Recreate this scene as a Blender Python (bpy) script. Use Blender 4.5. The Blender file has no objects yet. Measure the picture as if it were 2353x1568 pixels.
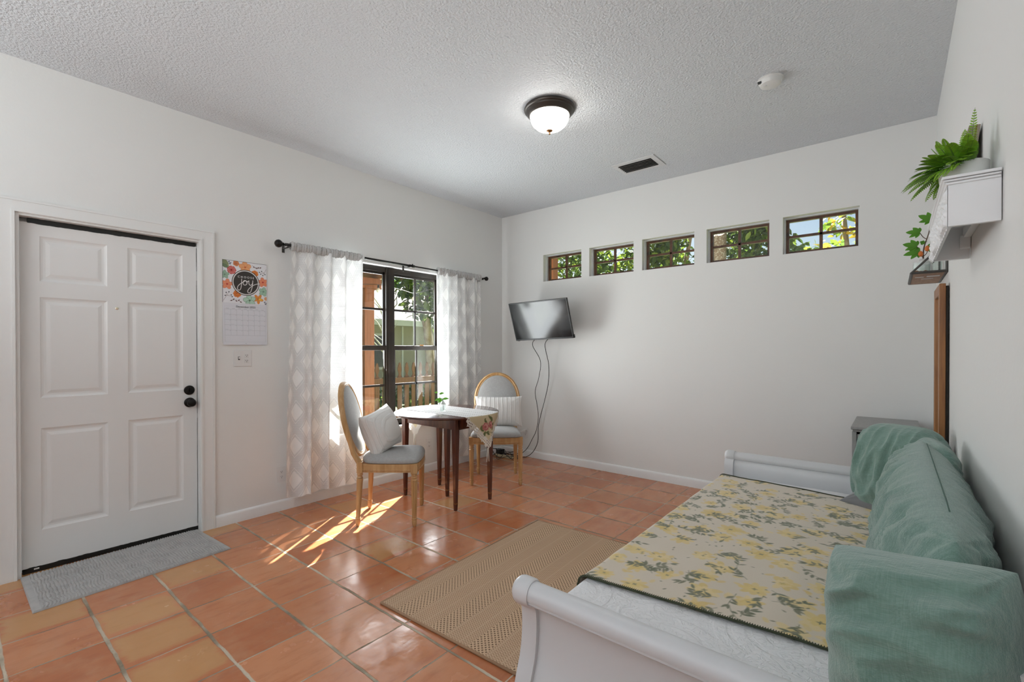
import bpy, bmesh, math, random
import numpy as np
from mathutils import Vector, Matrix, noise
random.seed(7)
PI = math.pi
sc = bpy.context.scene
COL = sc.collection
W, H = 3.993, 2.908          # room width and ceiling height (left wall x=0, back wall y=0)
YF = -7.0                    # wall behind the camera

# ------------------------------------------------------------------ materials
def nt(name):
    m = bpy.data.materials.new(name); m.use_nodes = True
    t = m.node_tree; t.nodes.clear()
    o = t.nodes.new('ShaderNodeOutputMaterial')
    return m, t, o
def N(t, typ, **kw):
    n = t.nodes.new(typ)
    for k, v in kw.items():
        if k.startswith('i_'):
            key = k[2:]
            key = int(key) if key.isdigit() else key.replace('_', ' ')
            n.inputs[key].default_value = v
        else: setattr(n, k, v)
    return n
def MA(t, op, a, b=None, c=None):
    n = t.nodes.new('ShaderNodeMath'); n.operation = op
    for i, x in enumerate((a, b, c)):
        if x is None: continue
        if isinstance(x, (int, float)): n.inputs[i].default_value = x
        else: t.links.new(x, n.inputs[i])
    return n.outputs[0]
def MIX(t, fac, a, b, blend='MIX'):
    n = t.nodes.new('ShaderNodeMix'); n.data_type = 'RGBA'; n.blend_type = blend
    for s, x in ((n.inputs[0], fac), (n.inputs[6], a), (n.inputs[7], b)):
        if isinstance(x, (int, float)): s.default_value = x
        elif isinstance(x, tuple): s.default_value = (*x[:3], 1)
        else: t.links.new(x, s)
    return n.outputs[2]
def SS(t, x, a, b):
    n = t.nodes.new('ShaderNodeMapRange'); n.interpolation_type = 'SMOOTHSTEP'
    t.links.new(x, n.inputs[0]); n.inputs[1].default_value = a; n.inputs[2].default_value = b
    return n.outputs[0]
def NOI(t, vec, scale, detail=2, rough=.5):
    n = N(t, 'ShaderNodeTexNoise', i_Scale=scale, i_Detail=detail, i_Roughness=rough)
    if vec is not None: t.links.new(vec, n.inputs['Vector'])
    return n.outputs['Fac']
def VEC(t, x=1, y=1, z=1, obj=True):
    tc = t.nodes.new('ShaderNodeTexCoord')
    m = N(t, 'ShaderNodeMapping'); m.inputs['Scale'].default_value = (x, y, z)
    t.links.new(tc.outputs['Object' if obj else 'UV'], m.inputs[0])
    return m.outputs[0]
def BUMP(t, h, strength, dist):
    b = N(t, 'ShaderNodeBump', i_Strength=strength, i_Distance=dist)
    t.links.new(h, b.inputs['Height'])
    return b.outputs[0]
def mat(name, col, rough=.5, metal=0, bump=None, var=None, spec=.5, attr=None, trans=0, emit=None, sheen=0, coat=0, mscale=(1, 1, 1)):
    """bump = (scale, strength, distance, detail); var = (scale, colour2, lo, hi)"""
    m, t, o = nt(name)
    b = N(t, 'ShaderNodeBsdfPrincipled')
    b.inputs['Base Color'].default_value = (*col, 1)
    b.inputs['Roughness'].default_value = rough; b.inputs['Metallic'].default_value = metal
    b.inputs['Specular IOR Level'].default_value = spec
    if sheen: b.inputs['Sheen Weight'].default_value = sheen
    if coat: b.inputs['Coat Weight'].default_value = coat; b.inputs['Coat Roughness'].default_value = .08
    v = VEC(t, *mscale)
    c = None
    if attr:
        a = N(t, 'ShaderNodeVertexColor', layer_name=attr); c = a.outputs[0]
    if var:
        f = SS(t, NOI(t, v, var[0], 4, .6), var[2], var[3])
        c = MIX(t, f, c if c is not None else col, var[1])
    if c is not None: t.links.new(c, b.inputs['Base Color'])
    if bump: t.links.new(BUMP(t, NOI(t, v, bump[0], bump[3], .55), bump[1], bump[2]), b.inputs['Normal'])
    if emit:
        b.inputs['Emission Color'].default_value = (*emit[:3], 1); b.inputs['Emission Strength'].default_value = emit[3]
    sh = b.outputs[0]
    if trans:
        tr = N(t, 'ShaderNodeBsdfTranslucent'); mx = N(t, 'ShaderNodeMixShader', i_0=trans)
        if c is not None: t.links.new(c, tr.inputs[0])
        else: tr.inputs[0].default_value = (*col, 1)
        t.links.new(sh, mx.inputs[1]); t.links.new(tr.outputs[0], mx.inputs[2]); sh = mx.outputs[0]
    t.links.new(sh, o.inputs[0])
    return m
def glass_mat(name, tint=(1, 1, 1), gloss=1.0, rough=.0):
    m, t, o = nt(name)
    tr = N(t, 'ShaderNodeBsdfTransparent'); tr.inputs[0].default_value = (*tint, 1)
    g = N(t, 'ShaderNodeBsdfGlossy', i_Roughness=rough)
    f = N(t, 'ShaderNodeLayerWeight', i_Blend=.5)
    mx = N(t, 'ShaderNodeMixShader')
    t.links.new(MA(t, 'ADD', MA(t, 'MULTIPLY', MA(t, 'POWER', f.outputs['Facing'], 5), .7), .03 * gloss), mx.inputs[0])
    t.links.new(tr.outputs[0], mx.inputs[1]); t.links.new(g.outputs[0], mx.inputs[2]); t.links.new(mx.outputs[0], o.inputs[0])
    return m

M = {}
M['wall'] = mat('wall_paint', (.735, .735, .722), .55, bump=(55, .25, .002, 3), spec=.4)
M['ceil'] = mat('ceiling_texture', (.645, .67, .70), .6, bump=(75, 1.0, .012, 4), spec=.35)
M['trim'] = mat('trim_paint', (.745, .745, .735), .4, bump=(20, .1, .001, 2))
M['door'] = mat('door_paint', (.735, .735, .728), .38, bump=(14, .08, .001, 2))
M['base'] = mat('baseboard_paint', (.77, .775, .775), .3)
M['black'] = mat('black_paint', (.008, .008, .007), .45)
M['blackmetal'] = mat('oil_rubbed_bronze', (.013, .011, .010), .3, metal=.6)
M['winframe'] = mat('dark_window_frame', (.018, .012, .008), .4, var=(9, (.030, .018, .011), .4, .7))
M['clframe'] = mat('brown_window_frame', (.11, .040, .014), .45, var=(14, (.04, .015, .007), .4, .7))
M['alu'] = mat('white_aluminium', (.66, .68, .70), .35)
M['glass'] = glass_mat('window_glass', (.97, .98, .98), 1.2)
M['clear'] = glass_mat('clear_glass', (.94, .97, .96), 2.0)
M['oak'] = mat('honey_oak', (.45, .25, .095), .42, var=(5, (.58, .36, .17), .35, .7), bump=(30, .15, .001, 4), mscale=(6, 6, .7))
M['linen'] = mat('grey_linen', (.35, .345, .338), .9, bump=(420, .3, .0008, 2), sheen=.1, var=(60, (.38, .375, .368), .4, .65))
M['whitefab'] = mat('white_pleated_cotton', (.72, .705, .685), .9, bump=(260, .25, .0008, 2), sheen=.2)
M['mahog'] = mat('mahogany', (.065, .016, .009), .22, var=(4, (.10, .028, .014), .4, .7), mscale=(1, 8, 8), coat=.4)
M['mahogleg'] = mat('mahogany_leg', (.07, .018, .010), .25, var=(4, (.11, .030, .015), .4, .7), mscale=(10, 10, 1), coat=.3)
M['brass'] = mat('aged_brass', (.20, .09, .03), .35, metal=.8)
M['plate'] = mat('plastic_plate', (.70, .69, .68), .35)
M['slot'] = mat('slot_dark', (.03, .03, .03), .6)
M['tvcase'] = mat('television_plastic', (.010, .010, .011), .35)
M['tvscreen'] = mat('television_screen', (.006, .006, .007), .12, spec=.5)
M['cord'] = mat('black_cord', (.012, .012, .012), .5)
M['cream'] = mat('cream_plastic', (.62, .55, .36), .4)
M['bronze'] = mat('lamp_bronze', (.065, .055, .048), .4, metal=.7)
M['dome'] = mat('lamp_glass', (.9, .9, .88), .3, emit=(1, .96, .89, 17))
M['ventw'] = mat('vent_paint', (.62, .62, .63), .45)
M['ventd'] = mat('vent_dark', (.045, .042, .038), .6)
M['louver'] = mat('vent_louver', (.16, .155, .145), .45)
M['smoke'] = mat('detector_plastic', (.66, .655, .64), .35)
M['bedw'] = mat('bed_paint', (.60, .605, .62), .33, bump=(12, .06, .001, 2))
M['matt'] = mat('mattress_ticking', (.7, .7, .7), .8)
M['green'] = None
M['greyfab'] = mat('grey_velvet', (.16, .16, .165), .8, sheen=.5)
M['cab'] = mat('cabinet_grey_paint', (.30, .30, .293), .4, var=(6, (.25, .25, .243), .4, .7), mscale=(8, 8, 1))
M['shelfw'] = mat('shelf_white_paint', (.76, .765, .78), .4, bump=(30, .15, .001, 3))
M['potw'] = mat('white_ceramic', (.75, .745, .73), .35)
M['signwood'] = mat('weathered_sign_wood', (.24, .195, .15), .7, var=(8, (.31, .26, .21), .35, .7), mscale=(10, 10, 1))
M['signbrown'] = mat('sign_brown_edge', (.17, .065, .022), .6)
M['iron'] = mat('grey_iron', (.09, .085, .08), .5, metal=.5)
M['plank'] = mat('brown_plank', (.30, .16, .085), .55, var=(8, (.38, .22, .12), .35, .7), mscale=(8, 1, 8))
M['sticker'] = mat('white_sticker', (.72, .72, .72), .5)
M['frost'] = mat('frosted_glass', (.66, .66, .66), .3)
M['mirror'] = mat('mirror_glass', (.86, .88, .88), .02, metal=1)
M['mframe'] = mat('mirror_frame_wood', (.32, .135, .040), .4, var=(5, (.20, .075, .022), .35, .7), mscale=(12, 12, .8))
M['mdark'] = mat('mirror_back_board', (.03, .025, .02), .8)
M['fernleaf'] = mat('fern_leaf', (.10, .30, .03), .45, attr='col', trans=.3)
M['stem'] = mat('green_stem', (.12, .2, .05), .6)
M['twig'] = mat('brown_twig', (.10, .06, .04), .7)
M['figleaf'] = mat('fig_leaf', (.09, .27, .02), .45, trans=.25)
M['fig'] = mat('orange_fig', (.60, .16, .03), .5)
M['outleaf'] = mat('tree_leaf', (.1, .2, .03), .45, attr='col', trans=.45)
M['bark'] = mat('tree_bark', (.23, .15, .10), .9, var=(6, (.34, .26, .19), .35, .65), bump=(18, .6, .02, 4))
M['whitebark'] = mat('pale_bark', (.55, .54, .50), .8)
M['cedar'] = mat('cedar_post', (.27, .100, .042), .6, var=(4, (.20, .068, .026), .35, .7), mscale=(9, 9, .7), bump=(20, .2, .004, 3))
M['cedarceil'] = mat('cedar_boards', (.36, .17, .07), .6, var=(4, (.27, .11, .045), .35, .7), mscale=(.7, 9, 9))
M['picket'] = mat('picket_wood', (.22, .115, .062), .7, var=(5, (.155, .075, .040), .35, .7), mscale=(9, 9, .8))
M['hwall'] = mat('house_stucco', (.40, .385, .31), .85)
M['hroof'] = mat('roof_shingles', (.10, .068, .058), .85, var=(12, (.065, .046, .04), .4, .6))
M['hdark'] = mat('house_window_glass', (.08, .085, .12), .15)
M['bulb'] = mat('white_bulb', (.85, .85, .82), .3)
M['flatattr'] = mat('printed_paper', (.8, .8, .8), .45, attr='col')
M['blanket'] = mat('floral_fleece', (.7, .6, .5), .95, attr='col', bump=(350, .35, .001, 2), sheen=.3)
M['stitch'] = mat('dark_green_yarn', (.045, .052, .028), .9)
M['runner'] = mat('embroidered_linen', (.7, .6, .4), .85, attr='col', trans=.25)
M['lace'] = mat('white_lace', (.74, .70, .63), .85, trans=.3)
M['white'] = mat('white_ink', (.85, .85, .83), .5)
M['ink'] = mat('grey_ink', (.08, .08, .09), .6)

def floor_material():
    m, t, o = nt('saltillo_tiles'); L = t.links
    g = N(t, 'ShaderNodeNewGeometry'); pos = g.outputs['Position']
    wob = N(t, 'ShaderNodeTexNoise', i_Scale=5.0, i_Detail=2.0); L.new(pos, wob.inputs['Vector'])
    sw = N(t, 'ShaderNodeSeparateXYZ'); L.new(wob.outputs['Color'], sw.inputs[0])
    s = N(t, 'ShaderNodeSeparateXYZ'); L.new(pos, s.inputs[0])
    x = MA(t, 'ADD', s.outputs[0], MA(t, 'MULTIPLY', MA(t, 'SUBTRACT', sw.outputs[0], .5), .014))
    y = MA(t, 'ADD', s.outputs[1], MA(t, 'MULTIPLY', MA(t, 'SUBTRACT', sw.outputs[1], .5), .014))
    tx = MA(t, 'DIVIDE', MA(t, 'SUBTRACT', x, 1.396 - 3.05), .305)
    ty = MA(t, 'DIVIDE', MA(t, 'SUBTRACT', y, -3.345 - 6.07), .3035)
    fx = MA(t, 'FRACT', tx); fy = MA(t, 'FRACT', ty)
    ix = MA(t, 'FLOOR', tx); iy = MA(t, 'FLOOR', ty)
    dx = MA(t, 'MULTIPLY', MA(t, 'MINIMUM', fx, MA(t, 'SUBTRACT', 1, fx)), .305)
    dy = MA(t, 'MULTIPLY', MA(t, 'MINIMUM', fy, MA(t, 'SUBTRACT', 1, fy)), .3035)
    fine = NOI(t, pos, 60, 3)
    jit = MA(t, 'ADD', MA(t, 'MULTIPLY', MA(t, 'SUBTRACT', fine, .5), .004), MA(t, 'MULTIPLY', MA(t, 'SUBTRACT', NOI(t, pos, 14, 2), .5), .006))
    tile = MA(t, 'MULTIPLY', SS(t, MA(t, 'ADD', dx, jit), .0018, .0048), SS(t, MA(t, 'ADD', dy, jit), .0044, .0082))
    cmb = N(t, 'ShaderNodeCombineXYZ'); L.new(ix, cmb.inputs[0]); L.new(iy, cmb.inputs[1])
    wn = N(t, 'ShaderNodeTexWhiteNoise', noise_dimensions='3D'); L.new(cmb.outputs[0], wn.inputs[0])
    sc2 = N(t, 'ShaderNodeSeparateColor'); L.new(wn.outputs['Color'], sc2.inputs[0])
    r1, r2, r3 = sc2.outputs
    base = MIX(t, r1, (.43, .143, .058), (.56, .235, .112))
    # a clay streak texture turned per tile
    off = N(t, 'ShaderNodeVectorMath', operation='ADD'); L.new(pos, off.inputs[0]); L.new(wn.outputs['Color'], off.inputs[1])
    mp = N(t, 'ShaderNodeMapping'); mp.inputs['Scale'].default_value = (9, 2.2, 1); L.new(off.outputs[0], mp.inputs[0])
    st = NOI(t, mp.outputs[0], 2.2, 5, .62)
    base = MIX(t, MA(t, 'MULTIPLY', SS(t, st, .45, .75), .55), base, (.33, .10, .042))
    base = MIX(t, MA(t, 'MULTIPLY', SS(t, NOI(t, off.outputs[0], 6, 4, .6), .38, .92), .6), base, (.56, .30, .165))
    # ochre hearts in some tiles
    def cell(a, b): return MA(t, 'MULTIPLY', MA(t, 'COMPARE', ix, a, .5), MA(t, 'COMPARE', iy, b, .5))
    ochre = SS(t, r2, .90, .94)
    for a, b in ((8, 18), (9, 18), (10, 18), (7, 19), (5, 20), (7, 17)): ochre = MA(t, 'MAXIMUM', ochre, cell(a, b))
    inner = MA(t, 'MULTIPLY', SS(t, MA(t, 'ADD', dx, MA(t, 'MULTIPLY', MA(t, 'SUBTRACT', st, .5), .12)), .02, .05), SS(t, MA(t, 'ADD', dy, MA(t, 'MULTIPLY', MA(t, 'SUBTRACT', st, .5), .10)), .0, .03))
    base = MIX(t, MA(t, 'MULTIPLY', MA(t, 'MULTIPLY', inner, ochre), .58), base, (.54, .32, .13))
    specks = SS(t, NOI(t, pos, 130, 1), .76, .80)
    base = MIX(t, MA(t, 'MULTIPLY', specks, .4), base, (.18, .06, .03))
    grout = MIX(t, SS(t, NOI(t, pos, 3.5, 3), .35, .65), MIX(t, fine, (.13, .10, .065), (.30, .245, .17)), MIX(t, fine, (.46, .38, .28), (.64, .55, .43)))
    col = MIX(t, tile, grout, base)
    b = N(t, 'ShaderNodeBsdfPrincipled'); L.new(col, b.inputs['Base Color'])
    rv = SS(t, NOI(t, off.outputs[0], 5, 4, .65), .35, .75)
    ro = MA(t, 'ADD', MA(t, 'MULTIPLY', rv, .18), .13)
    ro = MA(t, 'ADD', MA(t, 'MULTIPLY', ro, tile), MA(t, 'MULTIPLY', MA(t, 'SUBTRACT', 1, tile), .7))
    L.new(ro, b.inputs['Roughness'])
    hgt = MA(t, 'ADD', MA(t, 'MULTIPLY', tile, .9), MA(t, 'ADD', MA(t, 'MULTIPLY', NOI(t, off.outputs[0], 7, 3), .55), MA(t, 'MULTIPLY', fine, .05)))
    L.new(BUMP(t, hgt, .5, .006), b.inputs['Normal'])
    b.inputs['Specular IOR Level'].default_value = .45
    L.new(b.outputs[0], o.inputs[0])
    return m
M['floor'] = floor_material()

def rug_material():
    m, t, o = nt('woven_jute'); L = t.links
    tc = N(t, 'ShaderNodeTexCoord'); s = N(t, 'ShaderNodeSeparateXYZ'); L.new(tc.outputs['Object'], s.inputs[0])
    x, y = s.outputs[0], s.outputs[1]
    band = MA(t, 'FRACT', MA(t, 'MULTIPLY', x, 1 / .235))             # wide plain and knotted bands
    knot = MA(t, 'MULTIPLY', SS(t, band, .52, .55), MA(t, 'SUBTRACT', 1, SS(t, band, .93, .96)))
    wx = MA(t, 'SINE', MA(t, 'MULTIPLY', x, 2 * PI / .0105)); wy = MA(t, 'SINE', MA(t, 'MULTIPLY', y, 2 * PI / .022))
    ch = MA(t, 'SINE', MA(t, 'ADD', MA(t, 'MULTIPLY', y, 2 * PI / .012), MA(t, 'MULTIPLY', MA(t, 'ABSOLUTE', MA(t, 'SUBTRACT', MA(t, 'FRACT', MA(t, 'MULTIPLY', x, 1 / .018)), .5)), 9)))
    kn = SS(t, MA(t, 'MULTIPLY', MA(t, 'SINE', MA(t, 'MULTIPLY', x, 2 * PI / .021)), wy), .15, .5)
    line = SS(t, MA(t, 'ABSOLUTE', MA(t, 'SUBTRACT', MA(t, 'FRACT', MA(t, 'MULTIPLY', x, 1 / .078)), .5)), .44, .49)
    hsh = NOI(t, tc.outputs['Object'], 300, 2)
    base = MIX(t, SS(t, ch, -.5, .7), (.36, .225, .135), (.62, .44, .30))
    base = MIX(t, MA(t, 'MULTIPLY', line, .5), base, (.60, .44, .30))
    kb = MIX(t, kn, (.62, .43, .28), (.13, .068, .035))
    col = MIX(t, knot, base, kb)
    col = MIX(t, MA(t, 'MULTIPLY', hsh, .35), col, (.40, .27, .17))
    b = N(t, 'ShaderNodeBsdfPrincipled', i_Roughness=.9); L.new(col, b.inputs['Base Color'])
    h = MA(t, 'SUBTRACT', MA(t, 'MULTIPLY', ch, .3), MA(t, 'MULTIPLY', MA(t, 'MULTIPLY', kn, knot), 1.2))
    L.new(BUMP(t, h, .6, .002), b.inputs['Normal']); L.new(b.outputs[0], o.inputs[0])
    return m
M['rug'] = rug_material()

def linen_green():
    m, t, o = nt('sage_washed_linen'); L = t.links
    v = VEC(t); n1 = NOI(t, v, 4, 4, .6)
    vx = VEC(t, 520, 30, 30); vy = VEC(t, 30, 520, 520)
    weave = MA(t, 'ADD', NOI(t, vx, 1, 2), NOI(t, vy, 1, 2))
    col = MIX(t, SS(t, n1, .3, .7), (.110, .200, .165), (.155, .258, .215))
    col = MIX(t, SS(t, weave, .8, 1.25), col, (.178, .280, .238))
    b = N(t, 'ShaderNodeBsdfPrincipled', i_Roughness=.85); L.new(col, b.inputs['Base Color'])
    b.inputs['Sheen Weight'].default_value = .35
    L.new(BUMP(t, MA(t, 'ADD', MA(t, 'MULTIPLY', weave, .25), MA(t, 'MULTIPLY', NOI(t, VEC(t, 7, 26, 26), 1, 5, .65), 2.2)), .6, .007), b.inputs['Normal'])
    L.new(b.outputs[0], o.inputs[0]); return m
M['green'] = linen_green()
def quilt_material():
    m, t, o = nt('embossed_matelasse'); L = t.links
    v = VEC(t)
    vo = N(t, 'ShaderNodeTexVoronoi', i_Scale=3.6, feature='F1'); L.new(v, vo.inputs['Vector'])
    d = vo.outputs['Distance']
    ring = MA(t, 'SINE', MA(t, 'MULTIPLY', d, 34))
    v2 = N(t, 'ShaderNodeTexVoronoi', i_Scale=34, feature='DISTANCE_TO_EDGE'); L.new(v, v2.inputs['Vector'])
    pet = SS(t, v2.outputs['Distance'], .0, .22)
    wav = N(t, 'ShaderNodeTexNoise', i_Scale=26, i_Detail=1, i_Distortion=2.2); L.new(v, wav.inputs['Vector'])
    vein = SS(t, MA(t, 'ABSOLUTE', MA(t, 'SUBTRACT', wav.outputs['Fac'], .5)), .0, .05)
    h = MA(t, 'ADD', MA(t, 'MULTIPLY', SS(t, ring, -.9, -.3), .9), MA(t, 'ADD', MA(t, 'MULTIPLY', pet, .35), MA(t, 'MULTIPLY', vein, .7)))
    b = N(t, 'ShaderNodeBsdfPrincipled', i_Roughness=.85); b.inputs['Base Color'].default_value = (.76, .76, .775, 1)
    L.new(BUMP(t, h, .5, .0045), b.inputs['Normal']); L.new(b.outputs[0], o.inputs[0]); return m
M['quilt'] = quilt_material()
def curtain_material(name, header=False):
    m, t, o = nt(name); L = t.links
    uv = N(t, 'ShaderNodeUVMap', uv_map='UVMap'); s = N(t, 'ShaderNodeSeparateXYZ'); L.new(uv.outputs[0], s.inputs[0])
    u, v = s.outputs[0], s.outputs[1]         # metres along the cloth
    def diamonds(du, dv, pu, pv, su, sv):
        a = MA(t, 'ABSOLUTE', MA(t, 'SUBTRACT', MA(t, 'FRACT', MA(t, 'ADD', MA(t, 'DIVIDE', u, pu), du)), .5))
        b = MA(t, 'ABSOLUTE', MA(t, 'SUBTRACT', MA(t, 'FRACT', MA(t, 'ADD', MA(t, 'DIVIDE', v, pv), dv)), .5))
        return MA(t, 'ADD', MA(t, 'DIVIDE', MA(t, 'MULTIPLY', a, pu), su), MA(t, 'DIVIDE', MA(t, 'MULTIPLY', b, pv), sv))
    d1 = diamonds(0, 0, .150, .270, .041, .072)
    d2 = diamonds(.5, .5, .150, .270, .041, .072)
    dm = MA(t, 'MINIMUM', d1, d2)
    dia = MA(t, 'SUBTRACT', 1, SS(t, dm, .97, 1.03))
    zig = MA(t, 'SUBTRACT', 1, SS(t, MA(t, 'ABSOLUTE', MA(t, 'SUBTRACT', dm, 1.30)), .03, .06))
    stripe = SS(t, MA(t, 'SINE', MA(t, 'MULTIPLY', v, 2 * PI / .0085)), -.1, .5)
    opaque = MA(t, 'MAXIMUM', MA(t, 'MAXIMUM', dia, MA(t, 'MULTIPLY', zig, .8)), MA(t, 'MULTIPLY', stripe, .62))
    col = MIX(t, MA(t, 'MAXIMUM', dia, zig), (.88, .88, .88), (.93, .93, .92))
    col = MIX(t, MA(t, 'MULTIPLY', MA(t, 'SUBTRACT', 1, stripe), MA(t, 'SUBTRACT', 1, MA(t, 'MAXIMUM', dia, zig))), col, (.74, .74, .745))
    if header: opaque = 0.95; col = MIX(t, 0.0, (.60, .595, .59), (1, 1, 1))
    df = N(t, 'ShaderNodeBsdfDiffuse'); tl = N(t, 'ShaderNodeBsdfTranslucent'); tp = N(t, 'ShaderNodeBsdfTransparent')
    L.new(col, df.inputs[0]); L.new(col, tl.inputs[0])
    m1 = N(t, 'ShaderNodeMixShader', i_0=.20); L.new(df.outputs[0], m1.inputs[1]); L.new(tl.outputs[0], m1.inputs[2])
    m2 = N(t, 'ShaderNodeMixShader')
    fac = MA(t, 'ADD', MA(t, 'MULTIPLY', opaque, .12), .86) if not isinstance(opaque, float) else opaque
    if isinstance(fac, float): m2.inputs[0].default_value = fac
    else: L.new(fac, m2.inputs[0])
    L.new(tp.outputs[0], m2.inputs[1]); L.new(m1.outputs[0], m2.inputs[2]); L.new(m2.outputs[0], o.inputs[0])
    return m
M['curtain'] = curtain_material('sheer_diamond_curtain')
M['header'] = curtain_material('curtain_rod_pocket_cloth', True)
def pleat_white(name, freq, axis):
    m, t, o = nt(name); L = t.links
    tc = N(t, 'ShaderNodeTexCoord'); s = N(t, 'ShaderNodeSeparateXYZ'); L.new(tc.outputs['Object'], s.inputs[0])
    wob = MA(t, 'MULTIPLY', NOI(t, tc.outputs['Object'], 9, 2), .013)
    w = MA(t, 'SINE', MA(t, 'MULTIPLY', MA(t, 'ADD', s.outputs[axis], wob), freq))
    n2 = NOI(t, VEC(t, 12, 40, 40), 1, 3)
    b = N(t, 'ShaderNodeBsdfPrincipled', i_Roughness=.9); b.inputs['Base Color'].default_value = (.70, .685, .665, 1); b.inputs['Sheen Weight'].default_value = .2
    L.new(BUMP(t, MA(t, 'ADD', MA(t, 'MULTIPLY', SS(t, w, .2, .95), 1.1), MA(t, 'MULTIPLY', n2, .9)), .55, .006), b.inputs['Normal'])
    L.new(b.outputs[0], o.inputs[0]); return m
M['pleat_a'] = pleat_white('ribbed_white_cotton', 190, 2)
M['pleat_b'] = pleat_white('pintucked_white_cotton', 150, 0)
M['grass'] = mat('grass', (.10, .155, .035), .9, var=(3, (.19, .23, .08), .35, .65), bump=(60, .8, .03, 3))

# ------------------------------------------------------------------ mesh builder
class MB:
    def __init__(s): s.v = []; s.f = []; s.m = []; s.uv = None
    def add(s, vs, fs, mi=0):
        o = len(s.v); s.v += [tuple(map(float, q)) for q in vs]
        s.f += [tuple(i + o for i in f) for f in fs]; s.m += [mi] * len(fs); return s
    def box(s, x0, x1, y0, y1, z0, z1, mi=0):
        vs = [(x, y, z) for z in (z0, z1) for y in (y0, y1) for x in (x0, x1)]
        return s.add(vs, [(0, 2, 3, 1), (4, 5, 7, 6), (0, 1, 5, 4), (2, 6, 7, 3), (0, 4, 6, 2), (1, 3, 7, 5)], mi)
    def obox(s, Mx, sx, sy, sz, mi=0):
        vs = [Mx @ Vector((x * sx / 2, y * sy / 2, z * sz / 2)) for z in (-1, 1) for y in (-1, 1) for x in (-1, 1)]
        return s.add(vs, [(0, 2, 3, 1), (4, 5, 7, 6), (0, 1, 5, 4), (2, 6, 7, 3), (0, 4, 6, 2), (1, 3, 7, 5)], mi)
    def tube(s, path, r, n=8, mi=0, cap=True, closed=False):
        P = [Vector(q) for q in path]; k = len(P)
        R = r if isinstance(r, (list, tuple)) else [r] * k
        vs = []; fs = []; prev = None
        for i in range(k):
            if closed: tg = (P[(i + 1) % k] - P[i - 1]).normalized()
            else: tg = (P[min(i + 1, k - 1)] - P[max(i - 1, 0)]).normalized()
            if prev is None:
                a = Vector((0, 0, 1)) if abs(tg.z) < .9 else Vector((1, 0, 0))
                nx = tg.cross(a).normalized()
            else:
                nx = (prev - tg * prev.dot(tg)).normalized()
            prev = nx; ny = tg.cross(nx)
            for j in range(n):
                a = 2 * PI * j / n; vs.append(P[i] + (nx * math.cos(a) + ny * math.sin(a)) * R[i])
        for i in range(k if closed else k - 1):
            for j in range(n):
                i2 = (i + 1) % k
                fs.append((i * n + j, i * n + (j + 1) % n, i2 * n + (j + 1) % n, i2 * n + j))
        if cap and not closed: fs.append(tuple(range(n))[::-1]); fs.append(tuple((k - 1) * n + j for j in range(n)))
        return s.add(vs, fs, mi)
    def lathe(s, prof, c=(0, 0, 0), n=24, mi=0, axis='z', cap=True):
        vs = []; fs = []; k = len(prof)
        for (r, h) in prof:
            for j in range(n):
                a = 2 * PI * j / n; x, y = r * math.cos(a), r * math.sin(a)
                q = (x, y, h) if axis == 'z' else ((h, x, y) if axis == 'x' else (x, h, y))
                vs.append((q[0] + c[0], q[1] + c[1], q[2] + c[2]))
        for i in range(k - 1):
            for j in range(n): fs.append((i * n + j, i * n + (j + 1) % n, (i + 1) * n + (j + 1) % n, (i + 1) * n + j))
        if cap: fs.append(tuple(range(n))[::-1]); fs.append(tuple((k - 1) * n + j for j in range(n)))
        return s.add(vs, fs, mi)
    def grid(s, fn, nu, nv, mi=0, uvfn=None, wrapu=False):
        vs = [fn(i / nu, j / nv) for j in range(nv + 1) for i in range(nu + 1)]
        fs = [(j * (nu + 1) + i, j * (nu + 1) + i + 1, (j + 1) * (nu + 1) + i + 1, (j + 1) * (nu + 1) + i) for j in range(nv) for i in range(nu)]
        if uvfn: s.uv = [uvfn(i / nu, j / nv) for j in range(nv + 1) for i in range(nu + 1)]
        return s.add(vs, fs, mi)
    def prism(s, poly, fn, d0, d1, mi=0):
        """poly 2D points, fn(a,b,d) -> 3D"""
        k = len(poly); vs = [fn(a, b, d0) for a, b in poly] + [fn(a, b, d1) for a, b in poly]
        fs = [tuple(range(k))[::-1], tuple(range(k, 2 * k))] + [(i, (i + 1) % k, k + (i + 1) % k, k + i) for i in range(k)]
        return s.add(vs, fs, mi)
    def build(s, name, mats, parent=None, smooth=False, bevel=0, local=False, colors=None, fixn=True, sub=0, ang=None):
        me = bpy.data.meshes.new(name)
        vs = s.v
        if parent is not None and not local:
            Mi = parent_mat(parent).inverted(); vs = [tuple(Mi @ Vector(q)) for q in vs]
        me.from_pydata(vs, [], s.f)
        for m in (mats if isinstance(mats, (list, tuple)) else [mats]): me.materials.append(m)
        if len(me.materials) > 1: me.polygons.foreach_set('material_index', s.m)
        if s.uv:
            ul = me.uv_layers.new(name='UVMap')
            for lp in me.loops: ul.data[lp.index].uv = s.uv[lp.vertex_index]
        if fixn:
            bm = bmesh.new(); bm.from_mesh(me); bmesh.ops.recalc_face_normals(bm, faces=bm.faces); bm.to_mesh(me); bm.free()
        if colors is not None:
            ca = me.color_attributes.new('col', 'FLOAT_COLOR', 'POINT')
            ca.data.foreach_set('color', np.asarray(colors, np.float32).ravel())
        if smooth: me.polygons.foreach_set('use_smooth', [True] * len(me.polygons))
        o = bpy.data.objects.new(name, me); COL.objects.link(o)
        if parent is not None: o.parent = parent
        if bevel:
            b = o.modifiers.new('b', 'BEVEL'); b.width = bevel; b.segments = 2; b.limit_method = 'ANGLE'; b.angle_limit = math.radians(40)
            me.polygons.foreach_set('use_smooth', [True] * len(me.polygons))
            wn = o.modifiers.new('wn', 'WEIGHTED_NORMAL'); wn.keep_sharp = True
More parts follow.
